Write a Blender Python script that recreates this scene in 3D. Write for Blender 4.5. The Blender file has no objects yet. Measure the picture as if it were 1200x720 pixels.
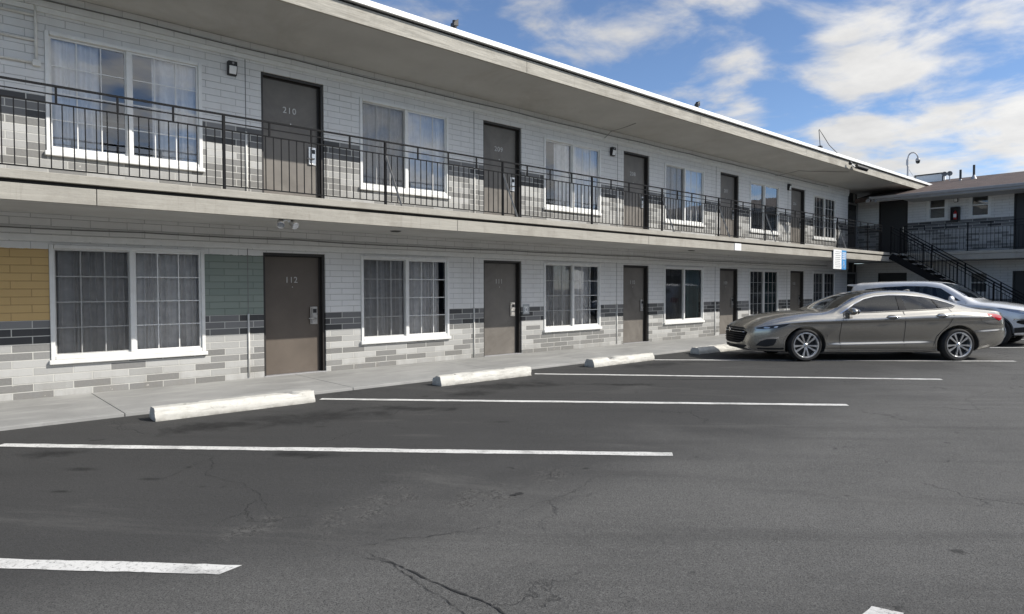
import bpy, bmesh, math, random
from mathutils import Vector, Matrix
random.seed(7)
R = math.radians
sc = bpy.context.scene
COL = sc.collection

# ------------------------------------------------------------------ helpers
class MB:
    """collects boxes, tubes, prisms ... and links them as ONE mesh object"""
    def __init__(s): s.v = []; s.f = []; s.mi = []; s.m = 0
    def add(s, vs, fs):
        b = len(s.v); s.v += [tuple(p) for p in vs]
        for f in fs: s.f.append([b + i for i in f]); s.mi.append(s.m)
        return s
    def box(s, x0, x1, y0, y1, z0, z1):
        return s.add([(x0,y0,z0),(x1,y0,z0),(x1,y1,z0),(x0,y1,z0),(x0,y0,z1),(x1,y0,z1),(x1,y1,z1),(x0,y1,z1)],
                     [(0,3,2,1),(4,5,6,7),(0,1,5,4),(1,2,6,5),(2,3,7,6),(3,0,4,7)])
    def cbox(s, c, d, rz=0, ry=0, rx=0):
        M = Matrix.Translation(c) @ Matrix.Rotation(rz,4,'Z') @ Matrix.Rotation(ry,4,'Y') @ Matrix.Rotation(rx,4,'X')
        hx, hy, hz = d[0]/2, d[1]/2, d[2]/2
        vs = [M @ Vector(p) for p in [(-hx,-hy,-hz),(hx,-hy,-hz),(hx,hy,-hz),(-hx,hy,-hz),(-hx,-hy,hz),(hx,-hy,hz),(hx,hy,hz),(-hx,hy,hz)]]
        return s.add(vs, [(0,3,2,1),(4,5,6,7),(0,1,5,4),(1,2,6,5),(2,3,7,6),(3,0,4,7)])
    def bar(s, a, b, w, h):
        """rectangular bar from a to b, w across (horizontal), h upright"""
        a, b = Vector(a), Vector(b); d = (b-a).normalized()
        u = Vector((0,0,1)) if abs(d.z) < .99 else Vector((0,1,0))
        r = d.cross(u).normalized(); u = r.cross(d)
        r *= w/2; u *= h/2
        vs = [a-r-u, a+r-u, a+r+u, a-r+u, b-r-u, b+r-u, b+r+u, b-r+u]
        return s.add(vs, [(0,3,2,1),(4,5,6,7),(0,1,5,4),(1,2,6,5),(2,3,7,6),(3,0,4,7)])
    def tube(s, pts, r, n=8, r1=None):
        pts = [Vector(p) for p in pts]; k = len(pts); vs = []
        for i, p in enumerate(pts):
            d = (pts[min(i+1,k-1)] - pts[max(i-1,0)]).normalized()
            u = Vector((0,0,1)) if abs(d.z) < .95 else Vector((1,0,0))
            a = d.cross(u).normalized(); b = d.cross(a)
            rr = r if r1 is None else r + (r1-r)*i/(k-1)
            vs += [p + (a*math.cos(2*math.pi*j/n) + b*math.sin(2*math.pi*j/n))*rr for j in range(n)]
        fs = [(i*n+j, i*n+(j+1)%n, (i+1)*n+(j+1)%n, (i+1)*n+j) for i in range(k-1) for j in range(n)]
        fs += [tuple(range(n))[::-1], tuple((k-1)*n+j for j in range(n))]
        return s.add(vs, fs)
    def prism(s, poly, a, b, f):
        """2-D polygon swept between a and b; f(u, v, t) gives the point"""
        n = len(poly)
        vs = [f(u,v,a) for u,v in poly] + [f(u,v,b) for u,v in poly]
        return s.add(vs, [tuple(range(n))[::-1], tuple(range(n,2*n))] + [(i,(i+1)%n,n+(i+1)%n,n+i) for i in range(n)])
    def lathe(s, prof, o, axis='Z', n=32):
        """profile (r, h) turned about an axis through o"""
        vs = []
        for r, h in prof:
            for j in range(n):
                c, q = r*math.cos(2*math.pi*j/n), r*math.sin(2*math.pi*j/n)
                p = {'Z':(c,q,h),'Y':(c,h,q),'X':(h,c,q)}[axis]
                vs.append((o[0]+p[0],o[1]+p[1],o[2]+p[2]))
        k = len(prof)
        return s.add(vs, [(i*n+j, i*n+(j+1)%n, (i+1)*n+(j+1)%n, (i+1)*n+j) for i in range(k-1) for j in range(n)])
    def ball(s, c, r, n=16):
        rx, ry, rz = r if hasattr(r,'__len__') else (r,r,r)
        vs = []; k = n//2
        for i in range(k+1):
            t = math.pi*i/k
            for j in range(n):
                p = 2*math.pi*j/n
                vs.append((c[0]+rx*math.sin(t)*math.cos(p), c[1]+ry*math.sin(t)*math.sin(p), c[2]+rz*math.cos(t)))
        return s.add(vs, [(i*n+j, i*n+(j+1)%n, (i+1)*n+(j+1)%n, (i+1)*n+j) for i in range(k) for j in range(n)])
    def mesh(s, name, mats, smooth=False, bevel=0, fixn=True):
        me = bpy.data.meshes.new(name)
        me.from_pydata(s.v, [], s.f)
        for m in (mats if isinstance(mats, (list, tuple)) else [mats]): me.materials.append(m)
        for p, i in zip(me.polygons, s.mi): p.material_index = i
        bm = bmesh.new(); bm.from_mesh(me)
        bmesh.ops.remove_doubles(bm, verts=bm.verts, dist=1e-6)
        if fixn: bmesh.ops.recalc_face_normals(bm, faces=bm.faces)
        if bevel:
            bmesh.ops.bevel(bm, geom=[e for e in bm.edges if len(e.link_faces)==2 and e.calc_face_angle(0) > .6],
                            offset=bevel, segments=2, profile=.5, affect='EDGES', clamp_overlap=True)
        bm.to_mesh(me); bm.free()
        if smooth:
            for p in me.polygons: p.use_smooth = True
        return me
    def build(s, name, mats, parent=None, smooth=False, bevel=0, loc=(0,0,0), fixn=True):
        me = s.mesh(name, mats, smooth, bevel, fixn)
        return link(name, me, parent, loc)

def link(name, me, parent=None, loc=(0,0,0)):
    o = bpy.data.objects.new(name, me); COL.objects.link(o)
    o.location = loc
    if parent: o.parent = parent
    return o
def autosmooth(o, ang=35):
    me = o.data
    bm = bmesh.new(); bm.from_mesh(me)
    for e in bm.edges:
        if len(e.link_faces) == 2: e.smooth = e.calc_face_angle(0) < R(ang)
    for f in bm.faces: f.smooth = True
    bm.to_mesh(me); bm.free()
    return o
def tag(o, label=None, cat=None, group=None, kind=None):
    if label: o['label'] = label
    if cat: o['category'] = cat
    if group: o['group'] = group
    if kind: o['kind'] = kind
    return o
def thing(name, label, cat, loc=(0,0,0), rz=0, group=None):
    o = bpy.data.objects.new(name, None); COL.objects.link(o)
    o.location = loc; o.rotation_euler = (0,0,rz); o.empty_display_size = .2
    return tag(o, label, cat, group)
def copy_tree(o, parent=None):
    c = o.copy(); COL.objects.link(c)
    if parent: c.parent = parent
    for ch in list(o.children): copy_tree(ch, c)
    return c
def text_mesh(name, body, size, extrude=.003, spacing=1.0):
    cu = bpy.data.curves.new(name, 'FONT'); cu.body = body; cu.size = size; cu.extrude = extrude
    cu.align_x = 'CENTER'; cu.align_y = 'CENTER'; cu.space_character = spacing
    t = bpy.data.objects.new(name, cu); COL.objects.link(t)
    dg = bpy.context.evaluated_depsgraph_get()
    me = bpy.data.meshes.new_from_object(t.evaluated_get(dg))
    bpy.data.objects.remove(t); bpy.data.curves.remove(cu)
    me.name = name
    return me

# ------------------------------------------------------------------ materials
class NT:
    def __init__(s, name):
        s.m = bpy.data.materials.new(name); s.m.use_nodes = True
        s.t = s.m.node_tree; s.n = s.t.nodes; s.b = s.n['Principled BSDF']; s.out = s.n['Material Output']
    def node(s, typ, **kw):
        x = s.n.new(typ)
        for k, v in kw.items():
            if k.startswith('i_'):
                key = k[2:].replace('_',' ')
                x.inputs[key].default_value = v
            else: setattr(x, k, v)
        return x
    def l(s, a, b): s.t.links.new(a, b)
    def val(s, sock, v):
        if hasattr(v, 'links') or isinstance(v, bpy.types.NodeSocket): s.l(v, sock)
        else: sock.default_value = v
    def math(s, op, a, b=0, c=0, clamp=False):
        x = s.node('ShaderNodeMath', operation=op); x.use_clamp = clamp
        s.val(x.inputs[0], a); s.val(x.inputs[1], b)
        if op in ('MULTIPLY_ADD','COMPARE','SMOOTH_MIN'): s.val(x.inputs[2], c)
        return x.outputs[0]
    def mix(s, f, a, b, mode='MIX'):
        x = s.node('ShaderNodeMix', data_type='RGBA', blend_type=mode)
        s.val(x.inputs[0], f)
        for k, v in ((6,a),(7,b)):
            if isinstance(v, (tuple, list)): x.inputs[k].default_value = (*v[:3],1)
            else: s.l(v, x.inputs[k])
        return x.outputs[2]
    def pos(s): return s.node('ShaderNodeNewGeometry').outputs['Position']
    def noise(s, vec, scale, detail=4, rough=.55, dist=0, out=0):
        x = s.node('ShaderNodeTexNoise'); s.l(vec, x.inputs['Vector'])
        x.inputs['Scale'].default_value = scale; x.inputs['Detail'].default_value = detail
        x.inputs['Roughness'].default_value = rough; x.inputs['Distortion'].default_value = dist
        return x.outputs[out]
    def ramp(s, f, stops, interp='LINEAR'):
        x = s.node('ShaderNodeValToRGB'); s.l(f, x.inputs[0]); cr = x.color_ramp; cr.interpolation = interp
        while len(cr.elements) < len(stops): cr.elements.new(.5)
        for e, (p, c) in zip(cr.elements, stops):
            e.position = p; e.color = (*c,1) if isinstance(c,(tuple,list)) else (c,c,c,1)
        return x.outputs[0]
    def bump(s, h, strength=.3, dist=.01, normal=None):
        x = s.node('ShaderNodeBump'); s.l(h, x.inputs['Height'])
        x.inputs['Strength'].default_value = strength; x.inputs['Distance'].default_value = dist
        if normal: s.l(normal, x.inputs['Normal'])
        return x.outputs[0]
    def mapping(s, vec, scale=(1,1,1), loc=(0,0,0), rot=(0,0,0)):
        x = s.node('ShaderNodeMapping'); s.l(vec, x.inputs['Vector'])
        x.inputs['Scale'].default_value = scale; x.inputs['Location'].default_value = loc; x.inputs['Rotation'].default_value = rot
        return x.outputs[0]
    def set(s, **kw):
        names = dict(base='Base Color', rough='Roughness', metal='Metallic', spec='Specular IOR Level', normal='Normal', coat='Coat Weight', coatr='Coat Roughness', alpha='Alpha')
        for k, v in kw.items():
            i = s.b.inputs[names[k]]
            if isinstance(v, bpy.types.NodeSocket): s.l(v, i)
            elif isinstance(v, (tuple, list)): i.default_value = (*v[:3],1)
            else: i.default_value = v
        return s.m

def plain(name, c, rough=.6, metal=0, var=.15, scale=6, bump=.0, bscale=60, spec=.5, coat=0, dirt=None, dirt_amt=.3):
    """weathered single-colour material: broad tone variation, fine grain, optional dirt"""
    t = NT(name); p = t.pos()
    n = t.noise(p, scale, 5, .6)
    hi = tuple(min(1, x*(1+var)) for x in c); lo = tuple(x*(1-var) for x in c)
    col = t.mix(t.ramp(n, [(.3,0.0),(.7,1.0)]), lo, hi)
    if dirt:
        d = t.noise(p, scale*.35, 8, .7, 1.0)
        col = t.mix(t.math('MULTIPLY', t.ramp(d, [(.5,0.0),(.68,1.0)]), dirt_amt), col, dirt)
    kw = dict(base=col, rough=t.math('MULTIPLY_ADD', n, .2, rough-.1, clamp=True), metal=metal, spec=spec, coat=coat)
    if bump: kw['normal'] = t.bump(t.noise(p, bscale, 4, .6), bump, .01)
    return t.set(**kw)

def brick(name, axis='X', panels=False):
    """painted long bricks: white above, a dark band, then mixed light and mid greys with pale joints"""
    t = NT(name); p = t.pos()
    sx = t.node('ShaderNodeSeparateXYZ'); t.l(p, sx.inputs[0])
    U = sx.outputs[0 if axis == 'X' else 1]; Z = sx.outputs[2]
    up = t.math('GREATER_THAN', Z, 2.62)
    z = t.math('SUBTRACT', Z, t.math('MULTIPLY', up, 3.04))       # height over its own floor's pattern
    z = t.math('ADD', z, t.math('MULTIPLY', up, 0.0))
    zr = t.math('ADD', z, 10*.1065 - .731 + .1065*4)
    cb = t.node('ShaderNodeCombineXYZ'); t.l(t.math('ADD', U, t.math('MULTIPLY', up, 7.31)), cb.inputs[0]); t.l(zr, cb.inputs[1])
    br = t.node('ShaderNodeTexBrick'); t.l(cb.outputs[0], br.inputs['Vector'])
    br.offset = .5; br.offset_frequency = 2; br.squash = 1
    for k, v in (('Scale',1.0),('Mortar Size',.0075),('Mortar Smooth',.35),('Bias',0.0),('Brick Width',.456),('Row Height',.1065)): br.inputs[k].default_value = v
    br.inputs['Color1'].default_value = (0,0,0,1); br.inputs['Color2'].default_value = (1,1,1,1); br.inputs['Mortar'].default_value = (.5,.5,.5,1)
    rnd = br.outputs['Color']; mort = br.outputs['Fac']
    # thin joints for the all-white upper part
    b2 = t.node('ShaderNodeTexBrick'); t.l(cb.outputs[0], b2.inputs['Vector']); b2.offset = .5; b2.offset_frequency = 2
    for k, v in (('Scale',1.0),('Mortar Size',.003),('Mortar Smooth',.2),('Brick Width',.456),('Row Height',.1065)): b2.inputs[k].default_value = v
    thin = b2.outputs['Fac']
    n1 = t.noise(p, 2.2, 6, .65); n2 = t.noise(p, 34, 4, .6)
    grime = t.ramp(t.noise(t.mapping(p, (1.2,1.2,.35)), 1.6, 7, .7), [(.45,0.0),(.75,1.0)])
    # upper white paint, joints read as thin grey lines
    wht = t.mix(n1, (.70,.70,.69), (.80,.795,.78))
    wht = t.mix(t.math('MULTIPLY', rnd, .16), wht, (.62,.62,.61))
    wht = t.mix(t.math('MULTIPLY', grime, .22), wht, (.42,.40,.36))
    wht = t.mix(t.math('MULTIPLY', thin, t.math('MULTIPLY_ADD', n1, .9, .2, clamp=True)), wht, (.20,.20,.20))
    # lower greys
    low = t.ramp(rnd, [(.0,(.17,.17,.168)),(.26,(.36,.36,.352)),(.42,(.43,.43,.42)),(.54,(.15,.15,.147)),(.66,(.33,.33,.322)),(.78,(.45,.45,.44)),(.90,(.22,.22,.216))], 'CONSTANT')
    low = t.mix(t.math('MULTIPLY', n2, .25), low, (.45,.44,.41))
    drk = t.ramp(rnd, [(.0,(.062,.063,.065)),(.22,(.165,.165,.166)),(.42,(.060,.061,.063)),(.55,(.22,.22,.22)),(.74,(.105,.106,.108)),(.88,(.18,.18,.18))], 'CONSTANT')
    band = t.math('MULTIPLY', t.math('GREATER_THAN', z, .731), t.math('LESS_THAN', z, 1.0505))
    lower = t.mix(band, low, drk)
    lower = t.mix(t.ramp(mort, [(.25,0.0),(.6,1.0)]), lower, (.55,.545,.51))
    # chipped, flaking paint low on the wall
    chip = t.math('MULTIPLY', t.ramp(t.noise(p, 9, 8, .75), [(.62,0.0),(.66,1.0)]), t.math('LESS_THAN', z, .22))
    lower = t.mix(t.math('MULTIPLY', chip, .8), lower, (.66,.64,.58))
    isw = t.math('GREATER_THAN', z, 1.0505)
    col = t.mix(isw, lower, wht)
    if panels:
        def rect(x0, x1, z0, z1):
            a = t.math('MULTIPLY', t.math('GREATER_THAN', U, x0), t.math('LESS_THAN', U, x1))
            zj = t.math('ADD', Z, t.math('MULTIPLY', t.math('SUBTRACT', t.noise(p, 11, 6, .7), .5), .05))
            return t.math('MULTIPLY', a, t.math('MULTIPLY', t.math('GREATER_THAN', Z, z0), t.math('LESS_THAN', zj, z1)))
        ye = t.mix(n1, (.54,.37,.155), (.60,.42,.19)); ye = t.mix(t.math('MULTIPLY', rnd, .22), ye, (.43,.29,.13)); ye = t.mix(t.math('MULTIPLY', thin, .6), ye, (.16,.1,.04))
        gr = t.mix(n1, (.225,.265,.235), (.265,.305,.27)); gr = t.mix(t.math('MULTIPLY', rnd, .25), gr, (.12,.17,.15)); gr = t.mix(t.math('MULTIPLY', thin, .6), gr, (.05,.07,.06))
        col = t.mix(rect(-.2, 1.345, 1.0505, 2.02), col, ye)
        col = t.mix(rect(3.34, 4.28, 1.0505, 2.02), col, gr)
    # splash dirt and runs near the ground and under the sills
    spl = t.math('MULTIPLY', t.ramp(t.noise(t.mapping(p, (3,3,1.1)), 1.5, 7, .72), [(.38,0.0),(.62,1.0)]), t.ramp(z, [(.0,1.0),(.42,0.0)]))
    col = t.mix(t.math('MULTIPLY', spl, .42), col, (.20,.185,.16))
    runs = t.ramp(t.noise(t.mapping(p, (9,9,.5)), 1.3, 6, .7), [(.60,0.0),(.74,1.0)])
    col = t.mix(t.math('MULTIPLY', runs, .22), col, (.26,.245,.22))
    h = t.math('SUBTRACT', t.math('MULTIPLY', n2, .45), t.math('MULTIPLY', mort, 1.3))
    h = t.math('ADD', h, t.math('MULTIPLY', rnd, .35))
    return t.set(base=col, rough=.62, spec=.35, normal=t.bump(h, .7, .008))

M = {}
def mats():
    M['brick'] = brick('painted_brick', 'X', True)
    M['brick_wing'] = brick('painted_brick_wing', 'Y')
    M['tan'] = plain('tan_trim_paint', (.40,.375,.32), .6, var=.10, scale=3, bump=.12, bscale=40, dirt=(.22,.20,.17), dirt_amt=.45)
    M['fascia'] = plain('rough_sawn_fascia', (.41,.385,.325), .7, var=.14, scale=5, bump=.35, bscale=28, dirt=(.20,.18,.15), dirt_amt=.5)
    def timber(name, c, dark, grain):
        t = NT(name); p = t.pos()
        g = t.noise(t.mapping(p, (1.4,30,30)), 1.6, 7, .7, .6); b = t.noise(p, 1.3, 7, .7); f = t.noise(t.mapping(p,(9,40,40)), 2.0, 4, .7)
        col = t.mix(t.ramp(g, [(.35,0.0),(.65,1.0)]), tuple(x*(1-grain) for x in c), tuple(x*(1+grain*.7) for x in c))
        col = t.mix(t.math('MULTIPLY', t.ramp(b, [(.48,0.0),(.70,1.0)]), .5), col, dark)
        col = t.mix(t.math('MULTIPLY', t.ramp(f, [(.60,0.0),(.72,1.0)]), .55), col, dark)
        drip = t.ramp(t.noise(t.mapping(p, (7,1,.4)), 2.2, 5, .7), [(.58,0.0),(.70,1.0)])
        col = t.mix(t.math('MULTIPLY', drip, .35), col, dark)
        return t.set(base=col, rough=.75, spec=.25, normal=t.bump(t.math('ADD', g, f), .4, .006))
    M['tan'] = timber('tan_trim_paint', (.375,.357,.315), (.19,.172,.145), .12)
    M['fascia'] = timber('rough_sawn_fascia', (.40,.38,.335), (.17,.15,.12), .28)
    M['soffit'] = plain('stucco_soffit', (.465,.462,.445), .8, var=.09, scale=1.2, bump=.3, bscale=70, dirt=(.33,.31,.28), dirt_amt=.5)
    M['white_metal'] = plain('white_drip_edge', (.82,.82,.80), .4, var=.04, scale=4)
    M['white_frame'] = plain('white_vinyl', (.76,.76,.74), .4, var=.05, scale=8, dirt=(.5,.48,.44), dirt_amt=.25)
    M['black_gap'] = plain('dark_seam_and_gap_shade', (.02,.02,.02), .7)  # near-black for seams and flanges, and for shade painted into gaps
    M['rail'] = plain('black_iron_paint', (.009,.0095,.011),   .6, var=.25, scale=14, spec=.12)
    M['brace'] = plain('dull_galvanised_brace', (.28,.27,.25), .55, var=.2, scale=10)
    M['door'] = plain('taupe_door_paint', (.165,.15,.132), .5, var=.16, scale=2.4, bump=.05, dirt=(.085,.075,.065), dirt_amt=.6)
    M['door_brown'] = plain('brown_door_paint', (.115,.094,.076), .5, var=.12, scale=2.4, bump=.05, dirt=(.09,.07,.055), dirt_amt=.5)
    M['door_dark'] = plain('dark_door_paint', (.03,.03,.031), .55, var=.15, scale=3)
    M['door_frame'] = plain('dark_brown_frame', (.026,.023,.021), .45, var=.2, scale=8)
    M['steel'] = plain('satin_steel', (.62,.61,.59), .3, .9, var=.08, scale=20)
    M['black'] = plain('black_plastic', (.015,.015,.016), .45)
    M['number'] = plain('brushed_numerals', (.50,.49,.47), .4, .3)
    M['conduit'] = plain('painted_conduit', (.74,.73,.69), .55, var=.1, scale=9, dirt=(.4,.37,.3), dirt_amt=.5)
    M['conduit_grey'] = plain('grey_cable', (.17,.17,.165), .55, var=.15, scale=9)
    M['concrete'] = None
    M['curtain'] = plain('grey_curtain_cloth', (.84,.81,.78), .9, var=.12, scale=10, bump=.1, bscale=120)
    M['curtain_dark'] = plain('dark_lining', (.13,.13,.13), .9, var=.12, scale=10)
    M['curtain_teal'] = plain('teal_curtain_cloth', (.05,.11,.11), .9, var=.12, scale=10)
    M['curtain_white'] = plain('white_sheer_cloth', (.78,.77,.76), .9, var=.08, scale=10)
    M['room'] = plain('room_plaster', (.25,.24,.22), .9)
    M['rubber'] = plain('tyre_rubber', (.017,.017,.018), .75, var=.2, scale=12)
    M['chrome'] = plain('bright_chrome', (.75,.75,.76), .12, 1.0, var=.03)
    M['alloy'] = plain('machined_alloy', (.78,.79,.80), .30, .9, var=.05, scale=20)
    M['cladding'] = plain('matt_black_cladding', (.02,.02,.021), .6)
    M['gloss_black'] = plain('gloss_black_trim', (.008,.008,.009), .12)
    M['reflection_dark'] = plain('reflection_block_wall', (.085,.09,.10), .8)  # dark tone picked to darken what the glass mirrors
    M['seat'] = plain('grey_seat_cloth', (.06,.06,.065), .85)
    M['red_lens'] = plain('red_lens', (.42,.012,.02), .12, var=.06, coat=1)
    M['clear_lens'] = plain('clear_lens', (.40,.42,.45), .08, .55, var=.25, scale=30, coat=1)
    M['smoke_lens'] = plain('smoked_lens', (.015,.016,.018), .12, var=.2, scale=20, spec=.35)
    M['grille'] = plain('grille_black', (.008,.008,.009), .6, spec=.12)
    M['sign_white'] = plain('white_sign_face', (.80,.80,.79), .4, var=.02)
    M['sign_blue'] = plain('blue_sign_face', (.07,.27,.56), .4, var=.05)
    M['ink'] = plain('faded_sign_ink', (.35,.37,.38), .6)
    M['ext_red'] = plain('red_enamel', (.42,.03,.03), .3)
    M['grey_metal'] = plain('grey_sheet_metal', (.33,.33,.34), .5, .3, var=.1)
    M['paint_line'] = None
    # ---- glass
    def glass(name, tint, extra, rough=.0):
        t = NT(name); t.n.remove(t.b)
        tr = t.node('ShaderNodeBsdfTransparent'); tr.inputs[0].default_value = (*tint,1)
        gl = t.node('ShaderNodeBsdfGlossy'); gl.inputs[0].default_value = (.95,.97,1,1); gl.inputs['Roughness'].default_value = rough
        wob = t.bump(t.noise(t.pos(), 1.3, 2), .05, .05); t.l(wob, gl.inputs['Normal'])
        fr = t.node('ShaderNodeFresnel'); fr.inputs[0].default_value = 1.55
        f = t.math('MULTIPLY_ADD', fr.outputs[0], 1.7, extra, clamp=True)
        mx = t.node('ShaderNodeMixShader'); t.l(f, mx.inputs[0]); t.l(tr.outputs[0], mx.inputs[1]); t.l(gl.outputs[0], mx.inputs[2])
        t.l(mx.outputs[0], t.out.inputs[0])
        return t.m
    M['glass'] = glass('window_glass', (.95,.96,.955), .0)
    M['glass_film'] = glass('coated_window_glass', (.92,.93,.935), .03)
    M['car_glass'] = glass('tinted_car_glass', (.36,.40,.42), -.03)
    M['shield_glass'] = glass('windscreen_glass', (.55,.60,.58), .0)
    # insect screen: fine dark mesh, half see-through
    t = NT('insect_screen'); t.n.remove(t.b)
    tr = t.node('ShaderNodeBsdfTransparent'); df = t.node('ShaderNodeBsdfDiffuse'); df.inputs[0].default_value = (.035,.035,.036,1)
    mx = t.node('ShaderNodeMixShader'); mx.inputs[0].default_value = .28
    t.l(tr.outputs[0], mx.inputs[1]); t.l(df.outputs[0], mx.inputs[2]); t.l(mx.outputs[0], t.out.inputs[0]); M['screen'] = t.m
    # ---- concrete walkway and slab tops
    t = NT('painted_concrete'); p = t.pos()
    n1 = t.noise(p, .9, 8, .65, .6); n2 = t.noise(p, 45, 4, .6)
    c = t.mix(t.ramp(n1, [(.3,0.0),(.7,1.0)]), (.24,.24,.233), (.34,.338,.328))
    c = t.mix(t.math('MULTIPLY', t.ramp(t.noise(t.mapping(p,(.5,2.2,1)), 1.7, 7, .7), [(.50,0.0),(.68,1.0)]), .65), c, (.42,.415,.40))
    c = t.mix(t.math('MULTIPLY', t.ramp(t.noise(p, 3.1, 8, .75), [(.60,0.0),(.70,1.0)]), .4), c, (.14,.135,.13))
    M['concrete'] = t.set(base=c, rough=.7, spec=.3, normal=t.bump(n2, .2, .004))
    # ---- precast wheel stop: chalky white paint over concrete
    t = NT('wheel_stop_paint'); p = t.pos()
    n1 = t.noise(p, 5, 8, .7); n2 = t.noise(p, 60, 4, .6)
    c = t.mix(t.ramp(n1, [(.3,0.0),(.7,1.0)]), (.50,.488,.445), (.64,.628,.585))
    c = t.mix(t.math('MULTIPLY', t.ramp(t.noise(p, 9, 8, .75, 1.5), [(.58,0.0),(.66,1.0)]), .65), c, (.34,.32,.28))
    scf = t.math('MULTIPLY', t.ramp(t.noise(t.mapping(p,(1.2,7,9)), 2.3, 7, .75), [(.52,0.0),(.68,1.0)]), .42)
    c = t.mix(scf, c, (.16,.155,.145))
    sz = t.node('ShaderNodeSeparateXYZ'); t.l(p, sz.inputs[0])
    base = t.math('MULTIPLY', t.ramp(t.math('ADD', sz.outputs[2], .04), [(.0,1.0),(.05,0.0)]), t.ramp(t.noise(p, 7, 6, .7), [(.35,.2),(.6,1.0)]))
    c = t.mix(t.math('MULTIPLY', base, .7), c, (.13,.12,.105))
    M['stop'] = t.set(base=c, rough=.8, spec=.25, normal=t.bump(n2, .45, .004))
    # ---- stripe paint, worn through to the asphalt
    t = NT('stripe_paint'); p = t.pos()
    w = t.ramp(t.noise(p, 48, 8, .8), [(.36,0.0),(.46,1.0)])
    w2 = t.ramp(t.noise(p, 3.5, 8, .72), [(.30,.45),(.52,1.0)])
    cw = t.mix(t.noise(p, 2.2, 6, .7), (.54,.535,.515), (.72,.715,.695))
    c = t.mix(t.math('MULTIPLY', w, w2), (.10,.10,.098), cw)
    M['paint_line'] = t.set(base=c, rough=.75, spec=.25, normal=t.bump(t.noise(p, 120, 3), .4, .003))
    # ---- asphalt
    t = NT('asphalt_surface'); p = t.pos()
    fine = t.noise(p, 130, 3, .75); grit = t.noise(p, 62, 5, .75); broad = t.noise(p, .35, 7, .6, .4); mid = t.noise(p, 2.2, 7, .65, .8)
    c = t.mix(t.ramp(broad, [(.3,0.0),(.7,1.0)]), (.084,.0835,.081), (.150,.148,.143))
    c = t.mix(t.math('MULTIPLY', t.ramp(mid, [(.45,0.0),(.75,1.0)]), .5), c, (.098,.097,.094))
    c = t.mix(t.math('MULTIPLY', t.ramp(grit, [(.50,0.0),(.66,1.0)]), .8), c, (.17,.168,.162))
    c = t.mix(t.math('MULTIPLY', t.ramp(fine, [(.40,1.0),(.50,0.0)]), .8), c, (.020,.020,.020))
    sx = t.node('ShaderNodeSeparateXYZ'); t.l(p, sx.inputs[0])
    def blob(cx, cy, rx, ry, rot=0, edge=.85, wob=1.6):
        mp = t.mapping(p, (1,1,1), (-cx,-cy,0))
        q = t.node('ShaderNodeVectorRotate', rotation_type='Z_AXIS'); t.l(mp, q.inputs['Vector']); q.inputs['Angle'].default_value = -rot
        q = t.mapping(q.outputs[0], (1/rx,1/ry,0))
        ln = t.node('ShaderNodeVectorMath', operation='LENGTH'); t.l(q, ln.inputs[0])
        d = t.math('MULTIPLY_ADD', t.math('SUBTRACT', mid, .5), 1.6*wob, ln.outputs['Value'])
        mr = t.node('ShaderNodeMapRange', interpolation_type='SMOOTHSTEP'); t.l(d, mr.inputs[0])
        mr.inputs[1].default_value = 1.0; mr.inputs[2].default_value = 1-edge; mr.inputs[3].default_value = 0; mr.inputs[4].default_value = 1
        return mr.outputs[0]
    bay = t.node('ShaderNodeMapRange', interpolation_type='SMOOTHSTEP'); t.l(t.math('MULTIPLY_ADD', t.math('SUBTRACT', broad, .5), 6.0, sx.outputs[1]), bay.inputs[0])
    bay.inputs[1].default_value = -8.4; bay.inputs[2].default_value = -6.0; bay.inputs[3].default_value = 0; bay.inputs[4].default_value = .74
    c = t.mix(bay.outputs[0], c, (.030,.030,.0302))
    # oil drip stains inside the bays and tyre scuffs
    st = None
    for a in ((3.45,-3.6,1.25,.55,-.3),(2.35,-3.35,.8,.35,-.2),(6.9,-3.35,1.2,.5,-.3),(6.0,-3.5,.6,.35,-.3),(10.9,-3.2,1.1,.4,-.3),(4.6,-3.9,.7,.22,-.78),(2.6,-5.2,.5,.16,-.78),(8.2,-4.4,.7,.2,-.78),(.9,-3.6,.5,.25,-.6),(1.0,-4.4,.22,.08,-.8),(.75,-5.0,.18,.05,-.8),(1.35,-5.1,.14,.05,-.8),(9.6,-4.9,1.2,.07,-.75),(4.9,-5.3,.2,.05,-.7)):
        b = blob(*a); st = b if st is None else t.math('MAXIMUM', st, b)
    st = t.math('MULTIPLY', st, t.ramp(t.noise(p, 4.5, 7, .75), [(.25,.25),(.55,1.0)]))
    c = t.mix(t.math('MULTIPLY', st, .85), c, (.011,.011,.011))
    # rubbed tyre tracks along the bays and lane, and old pale spills
    tr = t.node('ShaderNodeVectorRotate', rotation_type='Z_AXIS'); t.l(p, tr.inputs['Vector']); tr.inputs['Angle'].default_value = R(46)
    trk = t.ramp(t.noise(t.mapping(tr.outputs[0], (.16,1.5,1)), 1.6, 6, .65), [(.50,0.0),(.66,1.0)])
    c = t.mix(t.math('MULTIPLY', trk, .26), c, (.030,.030,.030))
    pal = t.ramp(t.noise(t.mapping(tr.outputs[0], (.3,1.1,1), (3,9,0)), 1.1, 8, .72, .8), [(.56,0.0),(.70,1.0)])
    c = t.mix(t.math('MULTIPLY', pal, .30), c, (.14,.137,.13))
    spots = t.ramp(t.noise(p, 3.3, 3, .5, .3), [(.70,0.0),(.735,1.0)])
    c = t.mix(t.math('MULTIPLY', spots, .7), c, (.018,.018,.018))
    # ravelled, crumbling old patch in the foreground and pale scuffed strips
    rv = None
    for a in ((3.05,-7.25,.62,.30,.35),(2.25,-6.95,.75,.30,.5),(1.55,-6.75,.35,.2,.6),(3.75,-7.15,.35,.18,.4)):
        b = blob(*a, .7); rv = b if rv is None else t.math('MAXIMUM', rv, b)
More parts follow.
